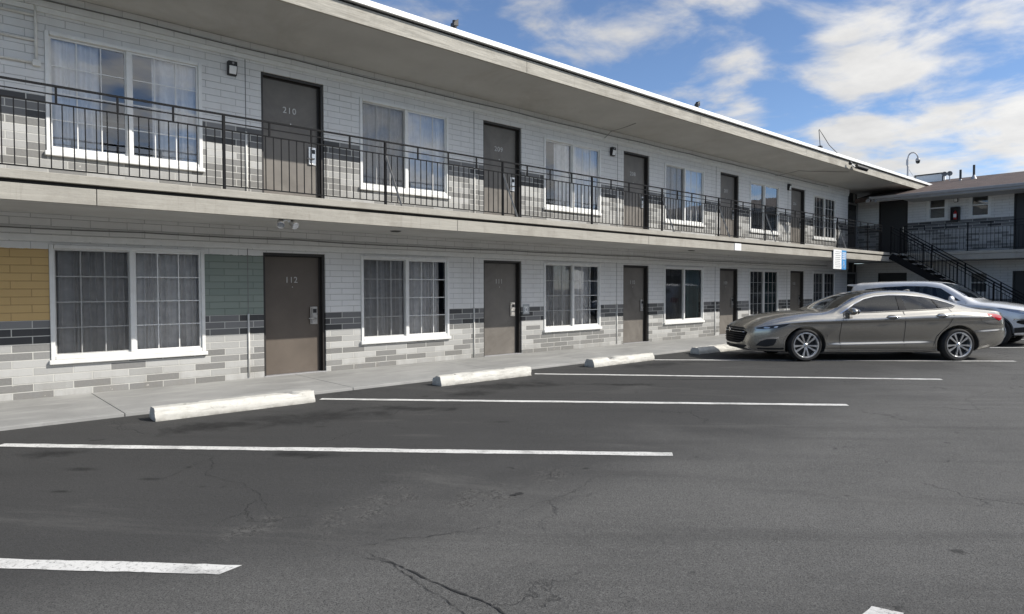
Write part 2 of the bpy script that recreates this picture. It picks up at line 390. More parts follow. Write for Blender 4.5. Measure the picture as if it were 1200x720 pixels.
    vo = t.node('ShaderNodeTexVoronoi', feature='DISTANCE_TO_EDGE'); vo.inputs['Scale'].default_value = 21
    wv = t.node('ShaderNodeVectorMath', operation='ADD'); t.l(p, wv.inputs[0])
    nz = t.node('ShaderNodeVectorMath', operation='SCALE'); t.l(t.noise(p, 9, 5, .7, 0, 1), nz.inputs[0]); nz.inputs['Scale'].default_value = .22; t.l(nz.outputs[0], wv.inputs[1])
    t.l(wv.outputs[0], vo.inputs['Vector'])
    crk = t.ramp(vo.outputs['Distance'], [(.0,1.0),(.10,0.0)])
    rough_zone = t.math('MULTIPLY', rv, t.ramp(t.noise(p, 6, 6, .7), [(.42,0.0),(.58,1.0)]))
    c = t.mix(t.math('MULTIPLY', rough_zone, .42), c, (.135,.132,.126))
    c = t.mix(t.math('MULTIPLY', t.math('MULTIPLY', crk, rough_zone), 1.0), c, (.016,.016,.016))
    # wide faint hairline crazing over the lot
    v2 = t.node('ShaderNodeTexVoronoi', feature='DISTANCE_TO_EDGE'); v2.inputs['Scale'].default_value = .33
    w3 = t.node('ShaderNodeVectorMath', operation='ADD'); t.l(p, w3.inputs[0])
    n3 = t.node('ShaderNodeVectorMath', operation='SCALE'); t.l(t.noise(p, 1.3, 6, .65, 0, 1), n3.inputs[0]); n3.inputs['Scale'].default_value = 1.1; t.l(n3.outputs[0], w3.inputs[1]); t.l(w3.outputs[0], v2.inputs['Vector'])
    hair = t.math('MULTIPLY', t.ramp(v2.outputs['Distance'], [(.0,1.0),(.006,0.0)]), t.ramp(t.noise(p, .8, 4), [(.48,0.0),(.6,1.0)]))
    c = t.mix(t.math('MULTIPLY', hair, .6), c, (.018,.018,.018))
    h = t.math('ADD', t.math('MULTIPLY', grit, 1.0), t.math('MULTIPLY', fine, .6))
    h = t.math('SUBTRACT', h, t.math('MULTIPLY', t.math('MULTIPLY', crk, rough_zone), 1.6))
    h = t.math('SUBTRACT', h, t.math('MULTIPLY', hair, 1.2)); h = t.math('ADD', h, t.math('MULTIPLY', t.noise(p, 24, 5, .7), 1.4))
    M['asphalt'] = t.set(base=c, rough=.88, spec=.28, normal=t.bump(h, .5, .006))
    M['crack'] = plain('open_crack', (.022,.022,.022), .95, var=.3, scale=30)
    M['patch'] = plain('tar_patch', (.045,.045,.046), .75, var=.2, scale=20, bump=.3, bscale=90)
    # ---- shingles
    t = NT('asphalt_shingles'); p = t.pos()
    sx = t.node('ShaderNodeSeparateXYZ'); t.l(p, sx.inputs[0]); cb = t.node('ShaderNodeCombineXYZ'); t.l(sx.outputs[1], cb.inputs[0]); t.l(sx.outputs[0], cb.inputs[1])
    br = t.node('ShaderNodeTexBrick'); t.l(cb.outputs[0], br.inputs['Vector']); br.inputs['Scale'].default_value = 1
    for k, v in (('Mortar Size',.012),('Brick Width',.33),('Row Height',.15)): br.inputs[k].default_value = v
    br.inputs['Color1'].default_value = (.055,.04,.034,1); br.inputs['Color2'].default_value = (.12,.085,.07,1); br.inputs['Mortar'].default_value = (.025,.02,.018,1)
    c = t.mix(t.math('MULTIPLY', t.noise(p, 1.2, 5), .5), br.outputs['Color'], (.09,.06,.055))
    M['shingle'] = t.set(base=c, rough=.9, normal=t.bump(br.outputs['Fac'], .5, .02))
    # ---- car paints
    def carpaint(name, c, flake=.55):
        t = NT(name); p = t.node('ShaderNodeTexCoord').outputs['Object']
        n = t.noise(p, 900, 2, .5)
        col = t.mix(n, tuple(x*.82 for x in c), tuple(min(1,x*1.15) for x in c))
        dust = t.ramp(t.noise(p, 3, 6, .7), [(.4,.0),(.8,.10)])
        col = t.mix(dust, col, (.3,.28,.25))
        return t.set(base=col, rough=.26, metal=flake, coat=1.0, coatr=.02)
    M['sedan_paint'] = carpaint('taupe_metallic', (.43,.412,.375), .86)
    M['suv_paint'] = carpaint('silver_metallic', (.80,.81,.825), .2)
mats()

# ------------------------------------------------------------------ numbers of the place
PITCH = 4.744                       # one motel room
DL, DR = 4.275, 5.384               # door opening of the first room in view
WL, WR = 1.3375, 3.35               # window opening
FL2 = 2.80                          # upper floor
EDGE = 1.80                         # slab and eave edge, out from the wall
WALL_X0, WALL_X1 = -7.2, 28.27
WX = 30.0                           # the wing's wall
GZ = -.04                           # parking surface

# ------------------------------------------------------------------ ground
o = MB().add([(-90,-120,GZ),(160,-120,GZ),(160,140,GZ),(-90,140,GZ)], [(0,1,2,3)]).build('parking_lot', M['asphalt'])
tag(o, 'worn dark asphalt of the motel parking lot', kind='structure')
far = MB().add([(-900,-900,GZ-.01),(900,-900,GZ-.01),(900,900,GZ-.01),(-900,900,GZ-.01)], [(0,1,2,3)]).build('ground', M['asphalt'])
tag(far, 'ground running to the horizon', kind='structure')
mb = MB()
x = WALL_X0
while x < 30:
    x1 = min(x + 3.0, 30.0)
    mb.box(x+.004, x1-.004, -2.05, 0.0, -.3, 0.0); x = x1
walk = mb.build('walkway', M['concrete'], bevel=.006)
tag(walk, 'grey concrete walkway along the foot of the motel', kind='structure')

def stripe(x0, y0, x1, y1, w=.11, name='parking_line', skew=0):
    a, b = Vector((x0,y0,0)), Vector((x1,y1,0)); d = (b-a); L = d.length; d.normalize(); n = Vector((-d.y,d.x,0))
    k = max(8, int(L/.06)); vs = []
    rr = random.Random(int(x0*100)); e0 = e1 = 0
    for i in range(k+1):
        e0 = e0*.75 + rr.uniform(-.006,.006); e1 = e1*.75 + rr.uniform(-.006,.006)
        for sgn, e in ((-1,e0),(1,e1)):
            p = a + d*(L*i/k + (skew*sgn*w/2 if i == k else 0)) + n*(sgn*w/2 + e); vs.append((p.x,p.y,GZ+.004))
    o = MB().add(vs, [(2*i,2*i+1,2*i+3,2*i+2) for i in range(k)]).build(name, M['paint_line'])
    tag(o, None, kind='structure'); return o
for i, (a, b) in enumerate((((-3.5,-2.5),(1.23,-7.29)), ((.56,-2.86),(5.09,-7.46)), ((4.08,-2.47),(8.91,-7.51)), ((8.08,-2.55),(12.53,-7.6)), ((11.5,-2.62),(16.72,-7.79)), ((15.75,-2.7),(21.3,-7.85)), ((19.6,-2.7),(25.2,-7.9)))):
    stripe(*a, *b, w=.125, skew=(.55 if i == 0 else .1))
stripe(0.4, -9.83, 3.37, -9.83, w=.13, skew=-.3)

def wander(name, pts, w, mat, z, seed=1, amp=.02):
    rr = random.Random(seed); P = []
    for (x0,y0),(x1,y1) in zip(pts, pts[1:]):
        n = max(2, int(math.hypot(x1-x0,y1-y0)/.03))
        P += [(x0+(x1-x0)*i/n, y0+(y1-y0)*i/n) for i in range(n)]
    w *= .8
    P.append(pts[-1]); vs = []; off = 0
    for i, (x, y) in enumerate(P):
        q = P[min(i+1,len(P)-1)]; r = P[max(i-1,0)]; dx, dy = q[0]-r[0], q[1]-r[1]; L = math.hypot(dx,dy) or 1
        off = off*.85 + rr.uniform(-amp,amp)*.5
        t = min(1, 4*min(i, len(P)-1-i)/len(P) + .15); ww = w*t*rr.uniform(.15,1.7)
        for s in (-1,1): vs.append((x - dy/L*(off+s*ww/2), y + dx/L*(off+s*ww/2), z))
    o = MB().add(vs, [(2*i,2*i+1,2*i+3,2*i+2) for i in range(len(P)-1)]).build(name, mat)
    tag(o, None, kind='structure'); return o
wander('asphalt_crack', [(1.90,-7.55),(1.92,-7.85),(1.935,-8.1),(1.965,-8.3),(1.985,-8.5),(2.0,-8.75),(2.02,-9.2)], .012, M['crack'], GZ+.004, 3)
wander('asphalt_crack', [(1.80,-7.45),(1.905,-7.78),(1.86,-8.05),(1.885,-8.25),(1.86,-8.6),(1.85,-9.0)], .006, M['crack'], GZ+.004, 4, .03)
wander('asphalt_crack', [(2.9,-7.72),(2.6,-7.72),(2.3,-7.62),(2.05,-7.5),(1.80,-7.45)], .0045, M['crack'], GZ+.004, 5, .03)
wander('asphalt_crack', [(4.1,-7.45),(3.6,-7.6),(3.2,-7.62),(2.9,-7.72)], .004, M['crack'], GZ+.004, 6, .03)
wander('asphalt_crack', [(1.7,-4.0),(1.95,-4.7),(1.75,-5.3),(1.9,-6.0),(1.7,-6.7)], .005, M['crack'], GZ+.004, 7, .03)
wander('asphalt_crack', [(1.2,-5.3),(1.6,-5.0),(2.1,-4.6),(2.7,-4.4)], .004, M['crack'], GZ+.004, 8, .03)
wander('asphalt_crack', [(9.0,-9.3),(9.6,-8.8),(10.6,-8.4),(11.9,-8.5),(13.5,-9.1)], .005, M['crack'], GZ+.004, 9, .03)
wander('asphalt_crack', [(4.1,-7.05),(3.85,-7.1),(3.7,-7.25),(3.9,-7.42)], .005, M['crack'], GZ+.004, 10, .03)
# a shallow crumbled hole in the patch
hb = MB(); rr = random.Random(5); ring = []
for i in range(22):
    a = 2*math.pi*i/22; r = rr.uniform(.35,1.4); ring.append((3.25+.055*r*math.cos(a), -7.37+.025*r*math.sin(a), GZ+.0045))
hb.add(ring, [tuple(range(22))]); o = hb.build('asphalt_hole', M['crack']); tag(o, None, kind='structure')

# ------------------------------------------------------------------ wheel stops
def stop_mesh(seed):
    from mathutils import noise as mn
    prof = []
    base = [(-.125,0),(.125,0),(.118,.075),(.078,.148),(-.078,.148),(-.118,.075)]
    for (a, b), (c_, d) in zip(base, base[1:]+base[:1]):
        for q in range(4): prof.append((a+(c_-a)*q/4, b+(d-b)*q/4))
    mb = MB(); n = 72; L = 1.93; vs = []
    for i in range(n+1):
        x = L*i/n
        for y, z in prof:
            v = Vector((x*3+seed*11, y*9, z*9)); e = mn.noise(v*2.2)*.004 + mn.noise(v*7)*.0025
            ch = max(0, mn.noise(Vector((x*4+seed*7, y*6+3, z*6)))-.28)*.10 if (z > .06 or i in (0,n)) else 0
            sc_ = 1 + (e - ch)/.12 if z > .005 else 1
            vs.append((x + (e*1.5 + (ch*.6 if i == 0 else -ch*.6 if i == n else 0)), y*sc_, max(0, z*sc_)))
    k = len(prof)
    fs = [(i*k+j, i*k+(j+1)%k, (i+1)*k+(j+1)%k, (i+1)*k+j) for i in range(n) for j in range(k)] + [tuple(range(k))[::-1], tuple(n*k+j for j in range(k))]
    mb.add(vs, fs)
    return mb.mesh('wheel_stop', M['stop'])
bolt = MB().lathe([(0,.148),(.017,.148),(.017,.14)], (0,0,0), 'Z', 12).mesh('anchor_pin', M['conduit_grey'])
for x, lab in ((1.985,'white concrete wheel stop nearest the camera, in front of the green panel'),
               (5.99,'white concrete wheel stop in front of the second grey door from the left'),
               (9.57,'white concrete wheel stop between the third door and the shadow of the tan car'),
               (13.2,'white concrete wheel stop half in shadow under the nose of the tan car')):
    o = autosmooth(link('wheel_stop', stop_mesh(x), None, (x,-2.515,GZ)), 30); o.rotation_euler = (0,0,random.uniform(-.012,.012))
    tag(o, lab, 'wheel stop', 'wheel stops along the walkway')
    for dx in (.35,1.58): link('anchor_pin', bolt, o, (dx,0,0))

# ------------------------------------------------------------------ wall with openings
def wall_grid(mb, us, zs, holes, place, depth):
    """front faces of a wall, split round rectangular holes (u0,u1,z0,z1), with reveals going back by depth"""
    U = sorted(set([us[0],us[1]] + [h[0] for h in holes] + [h[1] for h in holes]))
    Z = sorted(set([zs[0],zs[1]] + [h[2] for h in holes] + [h[3] for h in holes]))
    for u0, u1 in zip(U, U[1:]):
        for z0, z1 in zip(Z, Z[1:]):
            uc, zc = (u0+u1)/2, (z0+z1)/2
            if any(h[0] < uc < h[1] and h[2] < zc < h[3] for h in holes): continue
            mb.add([place(u0,0,z0),place(u1,0,z0),place(u1,0,z1),place(u0,0,z1)], [(0,1,2,3)])
    for u0,u1,z0,z1 in holes:
        for (a,b),(c,d) in (((u0,z0),(u0,z1)),((u0,z1),(u1,z1)),((u1,z1),(u1,z0)),((u1,z0),(u0,z0))):
            mb.add([place(a,0,b),place(c,0,d),place(c,depth,d),place(a,depth,b)], [(0,1,2,3)])

WZ = (.50, 2.085)        # lower window opening
UZ = (3.35, 4.975)       # upper window opening
DT, UDT = 2.08, 5.06     # door heads
holes = []
KS = range(-1, 5); KW = range(-1, 6)
for k in KS:
    holes.append((DL+k*PITCH, DR+k*PITCH, 0.0, DT)); holes.append((DL+k*PITCH, DR+k*PITCH, FL2, UDT))
for k in KW:
    holes.append((WL+k*PITCH, WR+k*PITCH, *WZ)); holes.append((WL+k*PITCH, WR+k*PITCH, *UZ))

motel = thing('motel_building', 'long two storey motel block of painted brick with white, grey, yellow and green areas', 'building', (0,0,0))
mb = MB()
P = lambda u, d, z: (u, d, z)
lo = [h for h in holes if h[3] < 2.6]; up = [h for h in holes if h[3] > 2.6]
wall_grid(mb, (WALL_X0, WALL_X1), (-.1, 2.49), lo, P, .20)
wall_grid(mb, (WALL_X0, WALL_X1), (2.785, 5.50), up, P, .20)
mb.add([(WALL_X1,0,-.1),(WALL_X1,1.2,-.1),(WALL_X1,1.2,2.49),(WALL_X1,0,2.49)], [(0,1,2,3)])
mb.add([(WALL_X1,0,2.785),(WALL_X1,1.2,2.785),(WALL_X1,1.2,5.5),(WALL_X1,0,5.5)], [(0,1,2,3)])
wall = mb.build('wall', M['brick'], motel, fixn=False)
# shell behind: rooms, back, floors
mb = MB()
mb.box(WALL_X0, 30.4, 7.5, 7.7, -.1, 5.5); mb.box(WALL_X0-.15, WALL_X0, 0.02, 7.7, -.1, 5.5); mb.box(28.6, 28.75, .3, 7.5, -.1, 5.5)
mb.box(WALL_X0, 28.6, .25, 7.5, -.3, -.02); mb.box(WALL_X0, 28.6, .25, 7.5, 2.52, 2.78)
for k in range(-1, 6):
    xx = DR + k*PITCH + .45 - PITCH + PITCH
    mb.box(xx, xx+.1, .25, 7.5, -.02, 2.52); mb.box(xx, xx+.1, .25, 7.5, 2.78, 5.46)
mb.build('room_partition', M['room'], motel)
# slab, lip, beam, soffits
mb = MB(); mb.box(WALL_X0, WX+.3, -1.74, -.002, 2.492, 2.78); mb.build('balcony_slab', M['soffit'], motel)
mb = MB(); mb.box(WALL_X0, 28.55, -1.82, -.004, 2.781, FL2-.001); mb.box(WALL_X0, WX, -1.825, -1.70, 2.70, FL2); mb.build('slab_lip', M['tan'], motel, bevel=.006)
mb = MB(); mb.box(WALL_X0, WX, -1.755, -1.741, 2.655, 2.70); mb.build('groove_shade', M['black_gap'], motel)  # black strip paints the shadow inside the groove
mb = MB(); x = WALL_X0; r2 = random.Random(3)
for x1 in (-3.0, 1.6, 6.95, 12.4, 17.9, 23.4, 26.4, 28.4, WX):
    mb.box(x+.004, x1-.004, -1.80, -1.742, 2.465+r2.uniform(-.003,.003), 2.655); x = x1
mb.build('fascia_beam', M['tan'], motel, bevel=.004)
roof = MB()
roof.prism([(.0,5.465),(-1.745,5.53),(-1.745,5.80),(8.0,5.92),(8.0,5.6),(.3,5.465)], WALL_X0-.3, 35.0, lambda u,v,t: (t,u,v))
roof = roof.build('roof', M['soffit'], motel)
mb = MB(); x = WALL_X0-.3
for x1 in (-2.0, 2.9, 8.6, 14.5, 20.4, 26.3, 33.5):
    mb.box(x+.003, x1-.003, -1.80, -1.746, 5.515, 5.765); x = x1
mb.build('fascia_board', M['fascia'], roof, bevel=.004)
mb = MB(); mb.box(WALL_X0-.3, 33.5, -1.775, -1.746, 5.766, 5.80); mb.build('eave_gap_shade', M['black_gap'], roof)  # black strip paints the shade in the recess under the drip edge
mb = MB(); mb.prism([(-1.87,5.795),(-1.84,5.795),(-1.84,5.80),(7.9,5.93),(7.9,5.95),(-1.86,5.885),(-1.87,5.87)], WALL_X0-.3, 33.6, lambda u,v,t: (t,u,v))
mb.build('drip_edge', M['white_metal'], roof)
# trim bands above the openings, both floors
mb = MB(); mb.box(WALL_X0, WALL_X1, -.035, -.003, 2.135, 2.212); mb.box(WALL_X0, WALL_X1, -.035, -.003, 5.195, 5.265); mb.build('band_course', M['white_frame'], motel, bevel=.004)
mb = MB(); mb.box(WALL_X0, WALL_X1, -.05, -.003, 2.214, 2.49); mb.box(WALL_X0, WALL_X1, -.05, -.003, 5.268, 5.462); 
hd = mb.build('header_course', M['brick'], motel)

# ------------------------------------------------------------------ doors
def number_mesh(txt):
    me = text_mesh('numeral', txt, .145, .003, 1.0)
    me.transform(Matrix.Rotation(math.pi/2, 4, 'X')); me.materials.append(M['number']); return me
W = DR - DL
def door_leaf(h):
    mb = MB(); mb.box(.045, W-.045, .125, .17, .012, h-.045); return mb.mesh('door', M['door'], bevel=.003)
def door_frame(h):
    mb = MB()
    mb.box(.002,.045,.03,.198,0,h-.045); mb.box(W-.045,W-.002,.03,.198,0,h-.045); mb.box(.002,W-.002,.03,.198,h-.045,h-.002)
    mb.box(W-.075,W-.045,.105,.124,0,h-.045); mb.box(.045,.06,.105,.124,0,h-.06); mb.box(.06,W-.075,.105,.124,h-.065,h-.046)
    return mb.mesh('door_frame', M['door_frame'], bevel=.003)
def lock_meshes():
    pl = MB(); pl.box(-.05,.05,-.016,0,-.155,.155); 
    pl.box(-.085,-.068,-.03,-.012,-.15,.15); pl.box(-.085,.0,-.03,-.012,.135,.15); pl.box(-.085,.0,-.03,-.012,-.15,-.135)
    a = pl.mesh('lock_plate', M['steel'], bevel=.003)
    h = MB(); h.tube([(0,-.016,-.05),(0,-.06,-.05)], .012, 10); h.tube([(0,-.055,-.05),(-.06,-.058,-.05),(-.125,-.05,-.052)], .010, 10)
    b = h.mesh('lever_handle', M['steel'], smooth=True)
    r = MB(); r.box(-.033,.033,-.024,-.015,.045,.115)
    return a, b, r.mesh('card_reader', M['black'], bevel=.003)
lp, lh, lr = lock_meshes()
leafs = {0: door_leaf(DT), 1: door_leaf(UDT-FL2)}; frames = {0: door_frame(DT), 1: door_frame(UDT-FL2)}
brown = leafs[0].copy(); brown.materials[0] = M['door_brown']
sil = MB().box(.0, W, -.03, .12, -.001, .012).mesh('threshold', M['grey_metal'], bevel=.003)
NUM = {}
peep = MB().lathe([(0,-.006),(.008,-.006),(.010,0)], (0,0,0), 'Y', 12).mesh('peephole', M['steel'])
def make_door(parent, loc, fl, num, me=None, rz=0):
    d = link('door', me or leafs[fl], parent, loc); d.rotation_euler = (0,0,rz)
    link('door_frame', frames[fl], d); 
    zl = 1.0
    for nm, mm in (('lock_plate',lp),('lever_handle',lh),('card_reader',lr)): link(nm, mm, d, (W-.155,.124,zl))
    if num:
        for i, ch in enumerate(num):
            if ch not in NUM: NUM[ch] = number_mesh(ch)
            link('numeral', NUM[ch], d, (W*.5-.02+(i-1)*(.085 if fl else .078),.121,1.62 if not fl else 1.72))
    link('threshold', sil, d); link('peephole', peep, d, (W*.5,.124,1.50))
    return d
for k in KS:
    d0 = make_door(motel, (DL+k*PITCH,0,0), 0, str(112-k), brown if k == 0 else None)
    if k == 0: d0['label'] = 'dark brown door numbered 112'
    make_door(motel, (DL+k*PITCH,0,FL2), 1, str(210-k))

# ------------------------------------------------------------------ windows
WW = WR - WL
def win_frame(h):
    mb = MB(); f = .055
    for (a,b,c,d) in ((0,f,0,h),(WW-f,WW,0,h),(f,WW-f,h-f,h),(f,WW-f,0,f)): mb.box(a+.002,b-.002,-.022,.08,c+.002,d-.002)
    mb.box(WW/2-.03,WW/2+.03,-.010,.075,f,h-f)
    return mb.mesh('window', M['white_frame'], bevel=.006)
def sash(x0, x1, h, y, grid, nx=3, nz=4, slim=.026):
    mb = MB(); f = .055
    a, b, c, d = x0, x1, f, h-f
    for q in ((a,a+slim,c,d),(b-slim,b,c,d),(a+slim,b-slim,d-slim,d),(a+slim,b-slim,c,c+slim)): mb.box(q[0],q[1],y-.012,y+.018,q[2],q[3])
    if grid:
        for i in range(1,nx): xx = a+slim+(b-a-2*slim)*i/nx; mb.box(xx-.007,xx+.007,y-.006,y+.004,c+slim,d-slim)
        for j in range(1,nz): zz = c+slim+(d-c-2*slim)*j/nz; mb.box(a+slim,b-slim,y-.004,y+.002,zz-.007,zz+.007)
    return mb
def pane(x0, x1, h, y):
    return MB().add([(x0,y,.07),(x1,y,.07),(x1,y,h-.07),(x0,y,h-.07)], [(0,1,2,3)])
def curtain(x0, x1, h, seed, folds=13, amp=.038, z0=.02):
    rr = random.Random(seed); folds = max(3, folds + rr.choice((-2,-1,0,1))); n = folds*10; vs = []; ph = [rr.uniform(-.8,.8) for _ in range(folds+2)]
    for i in range(n+1):
        t = i/n; u = t*folds + .55*math.sin(2*math.pi*t*1.7+seed) + .25*math.sin(2*math.pi*t*4.1+seed*2)
        y = amp*math.sin(2*math.pi*u) + amp*.35*math.sin(4*math.pi*u + ph[int(abs(u))%folds])
        x = x0 + (x1-x0)*t
        for z in (z0, h*.5, h-.03): vs.append((x + (.012*math.sin(7*u) if z < h*.4 else 0),   .122 + y*(1.15 if z < h*.4 else 1 if z < h*.8 else .75), z))
    mb = MB(); mb.add(vs, [(3*i+j,3*i+3+j,3*i+4+j,3*i+1+j) for i in range(n) for j in (0,1)])
    return mb
wf = {0: win_frame(WZ[1]-WZ[0]), 1: win_frame(UZ[1]-UZ[0])}
sill = MB().box(-.02, WW+.02, -.058, .02, -.06, .0).mesh('sill', M['white_frame'], bevel=.008)
mid = WW/2
SASH = {}
def get_sash(side, fl, grid, nx, nz):
    key = (side, fl, grid, nx, nz)
    if key not in SASH:
        h = (WZ[1]-WZ[0]) if not fl else (UZ[1]-UZ[0])
        SASH[key] = sash(*((.055,mid-.02) if side == 0 else (mid+.028,WW-.055)), h, .048 if side == 0 else .022, grid, nx, nz).mesh('sash', M['white_frame'])
    return SASH[key]
GL = {}
def get_pane(side, fl, mat):
    key = (side, fl, mat)
    if key not in GL:
        h = (WZ[1]-WZ[0]) if not fl else (UZ[1]-UZ[0])
        GL[key] = pane(*((.07,mid-.03) if side == 0 else (mid+.04,WW-.07)), h, .052 if side == 0 else .024).mesh('glass', M[mat])
    return GL[key]
def make_window(loc, fl, k, cfg):
    h = (WZ[1]-WZ[0]) if not fl else (UZ[1]-UZ[0])
    w = link('window', wf[fl], motel, loc); link('sill', sill, w)
    for side in (0,1):
        g = cfg['grid'][side]; nx, nz = cfg.get('n', (3,4))
        link('sash', get_sash(side, fl, g, nx, nz), w)
        link('glass', get_pane(side, fl, cfg['glass'][side]), w)
        if cfg['screen'][side]:
            pane(.07,mid-.03,h,.030).build('insect_screen', M['screen'], w) if side == 0 else pane(mid+.04,WW-.07,h,.008).build('insect_screen', M['screen'], w)
        c = cfg['curtain'][side]
        if c:
            mat, a, b = c
            x0, x1 = ((.05,mid) if side == 0 else (mid,WW-.05))
            o = curtain(x0+(x1-x0)*a, x0+(x1-x0)*b, h, k*3+side+fl*31+40, max(4,int(9*(b-a)))).build('curtain', M[mat], w, smooth=True, fixn=False)
    return w
CF = {}
std = dict(grid=(1,1), glass=('glass','glass'), screen=(0,0), curtain=(('curtain',0,1),('curtain',0,1)))
for k in KW: CF[(0,k)] = dict(std); CF[(1,k)] = dict(std, glass=('glass','glass_film'), n=(3,1), curtain=(('curtain',0,.9),('curtain_white',.05,1)))
CF[(0,0)] = dict(std, screen=(1,0), curtain=(('curtain',0,1),('curtain',.02,1))); CF[(0,1)] = dict(std, screen=(1,0), curtain=(('curtain',0,1),('curtain',0,.86))); CF[(0,2)] = dict(std, screen=(1,0), curtain=(('curtain',0,1),('curtain',0,.72)))
CF[(0,3)] = dict(std, grid=(0,0), screen=(1,0), curtain=(('curtain_dark',0,1),('curtain_teal',0,1)))
CF[(0,4)] = dict(std, screen=(1,1), curtain=(('curtain_dark',0,1),('curtain_teal',0,1)))
CF[(0,5)] = dict(std, screen=(1,1), curtain=(('curtain_dark',0,1),('curtain_dark',0,1)))
CF[(1,0)] = dict(std, glass=('glass_film','glass_film'), curtain=(('curtain_white',0,.62),('curtain_white',.35,1)))
CF[(1,1)] = dict(std, glass=('glass_film','glass_film'), screen=(1,0), n=(3,1), curtain=(('curtain',0,1),('curtain_white',0,1)))
CF[(1,2)] = dict(std, glass=('glass','glass_film'), screen=(0,0), n=(3,1), grid=(0,1), curtain=(('curtain',.42,1),('curtain_white',0,1)))
CF[(1,3)] = dict(std, glass=('glass_film','glass_film'), screen=(1,0), n=(3,1), curtain=(('curtain',0,1),('curtain_white',0,1)))
CF[(1,4)] = dict(std, glass=('glass_film','glass_film'), n=(1,1), grid=(0,0), curtain=(('curtain_dark',0,1),('curtain_dark',0,1)))
CF[(1,5)] = dict(std, glass=('glass','glass'), n=(3,4), screen=(1,0), curtain=(('curtain_dark',0,1),('curtain_dark',0,1)))
for k in KW:
    make_window((WL+k*PITCH,0,WZ[0]), 0, k, CF[(0,k)]); make_window((WL+k*PITCH,0,UZ[0]), 1, k, CF[(1,k)])

# painted control joints with a white sealant pipe low down, one beside each door
for fl, z0, zm, z1 in ((0,.03,1.06,2.13),(1,2.81,4.02,5.19)):
    for k in KS:
        xj = DL + k*PITCH - (.255 if k == 0 or fl else .275)
        mb = MB(); mb.tube([(xj,-.012,z0),(xj+.002,-.014,(z0+zm)/2),(xj,-.012,zm)], .017, 8); mb.build('sealant_strip', M['conduit'], motel, smooth=True)
        mb = MB(); mb.box(xj-.006,xj+.006,-.004,-.001,zm,z1); mb.build('control_joint', M['conduit_grey'], motel)
# dark doorway at the end of the block, where it meets the wing
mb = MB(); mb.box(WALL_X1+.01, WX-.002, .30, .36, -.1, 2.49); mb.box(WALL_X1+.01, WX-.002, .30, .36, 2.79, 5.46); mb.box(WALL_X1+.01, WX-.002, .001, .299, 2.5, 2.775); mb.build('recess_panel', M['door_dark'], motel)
for z0, z1 in ((FL2,4.95),(0,2.05)):
    d = MB().box(28.75,29.75,.24,.295,z0,z1).build('corridor_door', M['door_dark'], motel)
    f = MB()
    for q in ((28.68,28.75,z0,z1),(29.75,29.82,z0,z1),(28.68,29.82,z1,z1+.07)): f.box(q[0],q[1],.2,.29,q[2],q[3])
    f.build('door_frame', M['grey_metal'], d)
    MB().box(28.95,29.55,.225,.24,z0+.9,z1-.25).build('glass', M['smoke_lens'], d)

# ------------------------------------------------------------------ conduit and cables on the brick
t = thing('conduit_pipes', 'pale conduit pipes turning a corner on the upper wall at the far left', 'conduit', (0,0,0))
MB().tube([(1.245,-.03,5.45),(1.245,-.03,4.48)], .017, 8).build('riser_pipe', M['conduit'], t, smooth=True)
for z in (5.13,4.80,4.50):
    MB().tube([(-3.0,-.03,z+.0),(1.23,-.03,z)], .017, 8).build('branch_pipe', M['conduit'], t, smooth=True)
MB().box(1.2,1.29,-.06,-.002,4.46,4.54).build('junction_box', M['conduit'], t, bevel=.004)
def cable(name, pts, label, r=.009, mat='conduit_grey'):
    # sagging runs between clips
    P = []
    for a, b in zip(pts, pts[1:]):
        n = 8
        for i in range(n): s = i/n; P.append(tuple(a[j]+(b[j]-a[j])*s for j in range(2)) + (a[2]+(b[2]-a[2])*s - .012*math.sin(math.pi*s),))
    P.append(pts[-1])
    return tag(MB().tube(P, r, 6).build(name, M[mat], smooth=True), label, 'cable')
rr = random.Random(11)
cable('wall_cable', [(-7+2.37*i, -.062, 2.30+rr.uniform(-.02,.02)) for i in range(15)], 'thin cable sagging between clips above the ground floor windows')
cable('wall_cable', [(-7+2.37*i, -.062, 5.36+rr.uniform(-.015,.015)) for i in range(15)], 'thin cable clipped along the upper wall just under the eave')
cable('wall_cable', [(21.9,-.07,5.30),(22.5,-.6,5.475),(23.4,-1.1,5.492),(24.2,-1.6,5.505)], 'thin wire crossing the eave underside to its outer edge', .008)
cable('wall_cable', [(12.9,-.07,5.24),(13.0,-.2,5.40),(13.1,-.9,5.488)], 'short loose wire curling up to the eave above the middle wall lamp', .007)

# ------------------------------------------------------------------ wall lamps
def wall_lamp():
    t = thing('wall_lamp', '', 'wall lamp', (0,0,0))
    mb = MB(); mb.prism([(0,-.13),(-.075,-.13),(-.11,.0),(-.11,.125),(0,.125)], -.085, .085, lambda u,v,q: (q,u,v)); mb.build('housing', M['black'], t, bevel=.012)
    mb = MB(); mb.prism([(-.079,-.115),(-.118,.0),(-.118,.035),(-.06,.035),(-.06,-.115)], -.07, .07, lambda u,v,q: (q,u,v)); mb.build('lens', M['sign_white'], t, bevel=.008)
    MB().ball((0,-.112,.085), .022, 10).build('sensor', M['grey_metal'], t, smooth=True)
    return t
l0 = wall_lamp(); l0.scale = (.82,.85,.85)
for i, (x, z, lab) in enumerate(((3.80,4.985,'black wall lamp with white lens beside the upper door numbered 210'),(13.27,4.955,'black wall lamp on the upper wall left of the third upper door'),(23.0,5.03,'black wall lamp on the upper wall beside the fifth upper door'))):
    o = l0 if i == 0 else copy_tree(l0); o.location = (x,0,z); o['label'] = lab; o['group'] = 'wall lamps on the upper floor'
wl = copy_tree(l0); wl.location = (WX,-3.34,4.88); wl.rotation_euler = (0,0,-math.pi/2); wl['label'] = 'black wall lamp between the two small windows of the shaded wing'; wl['group'] = 'wall lamps on the upper floor'

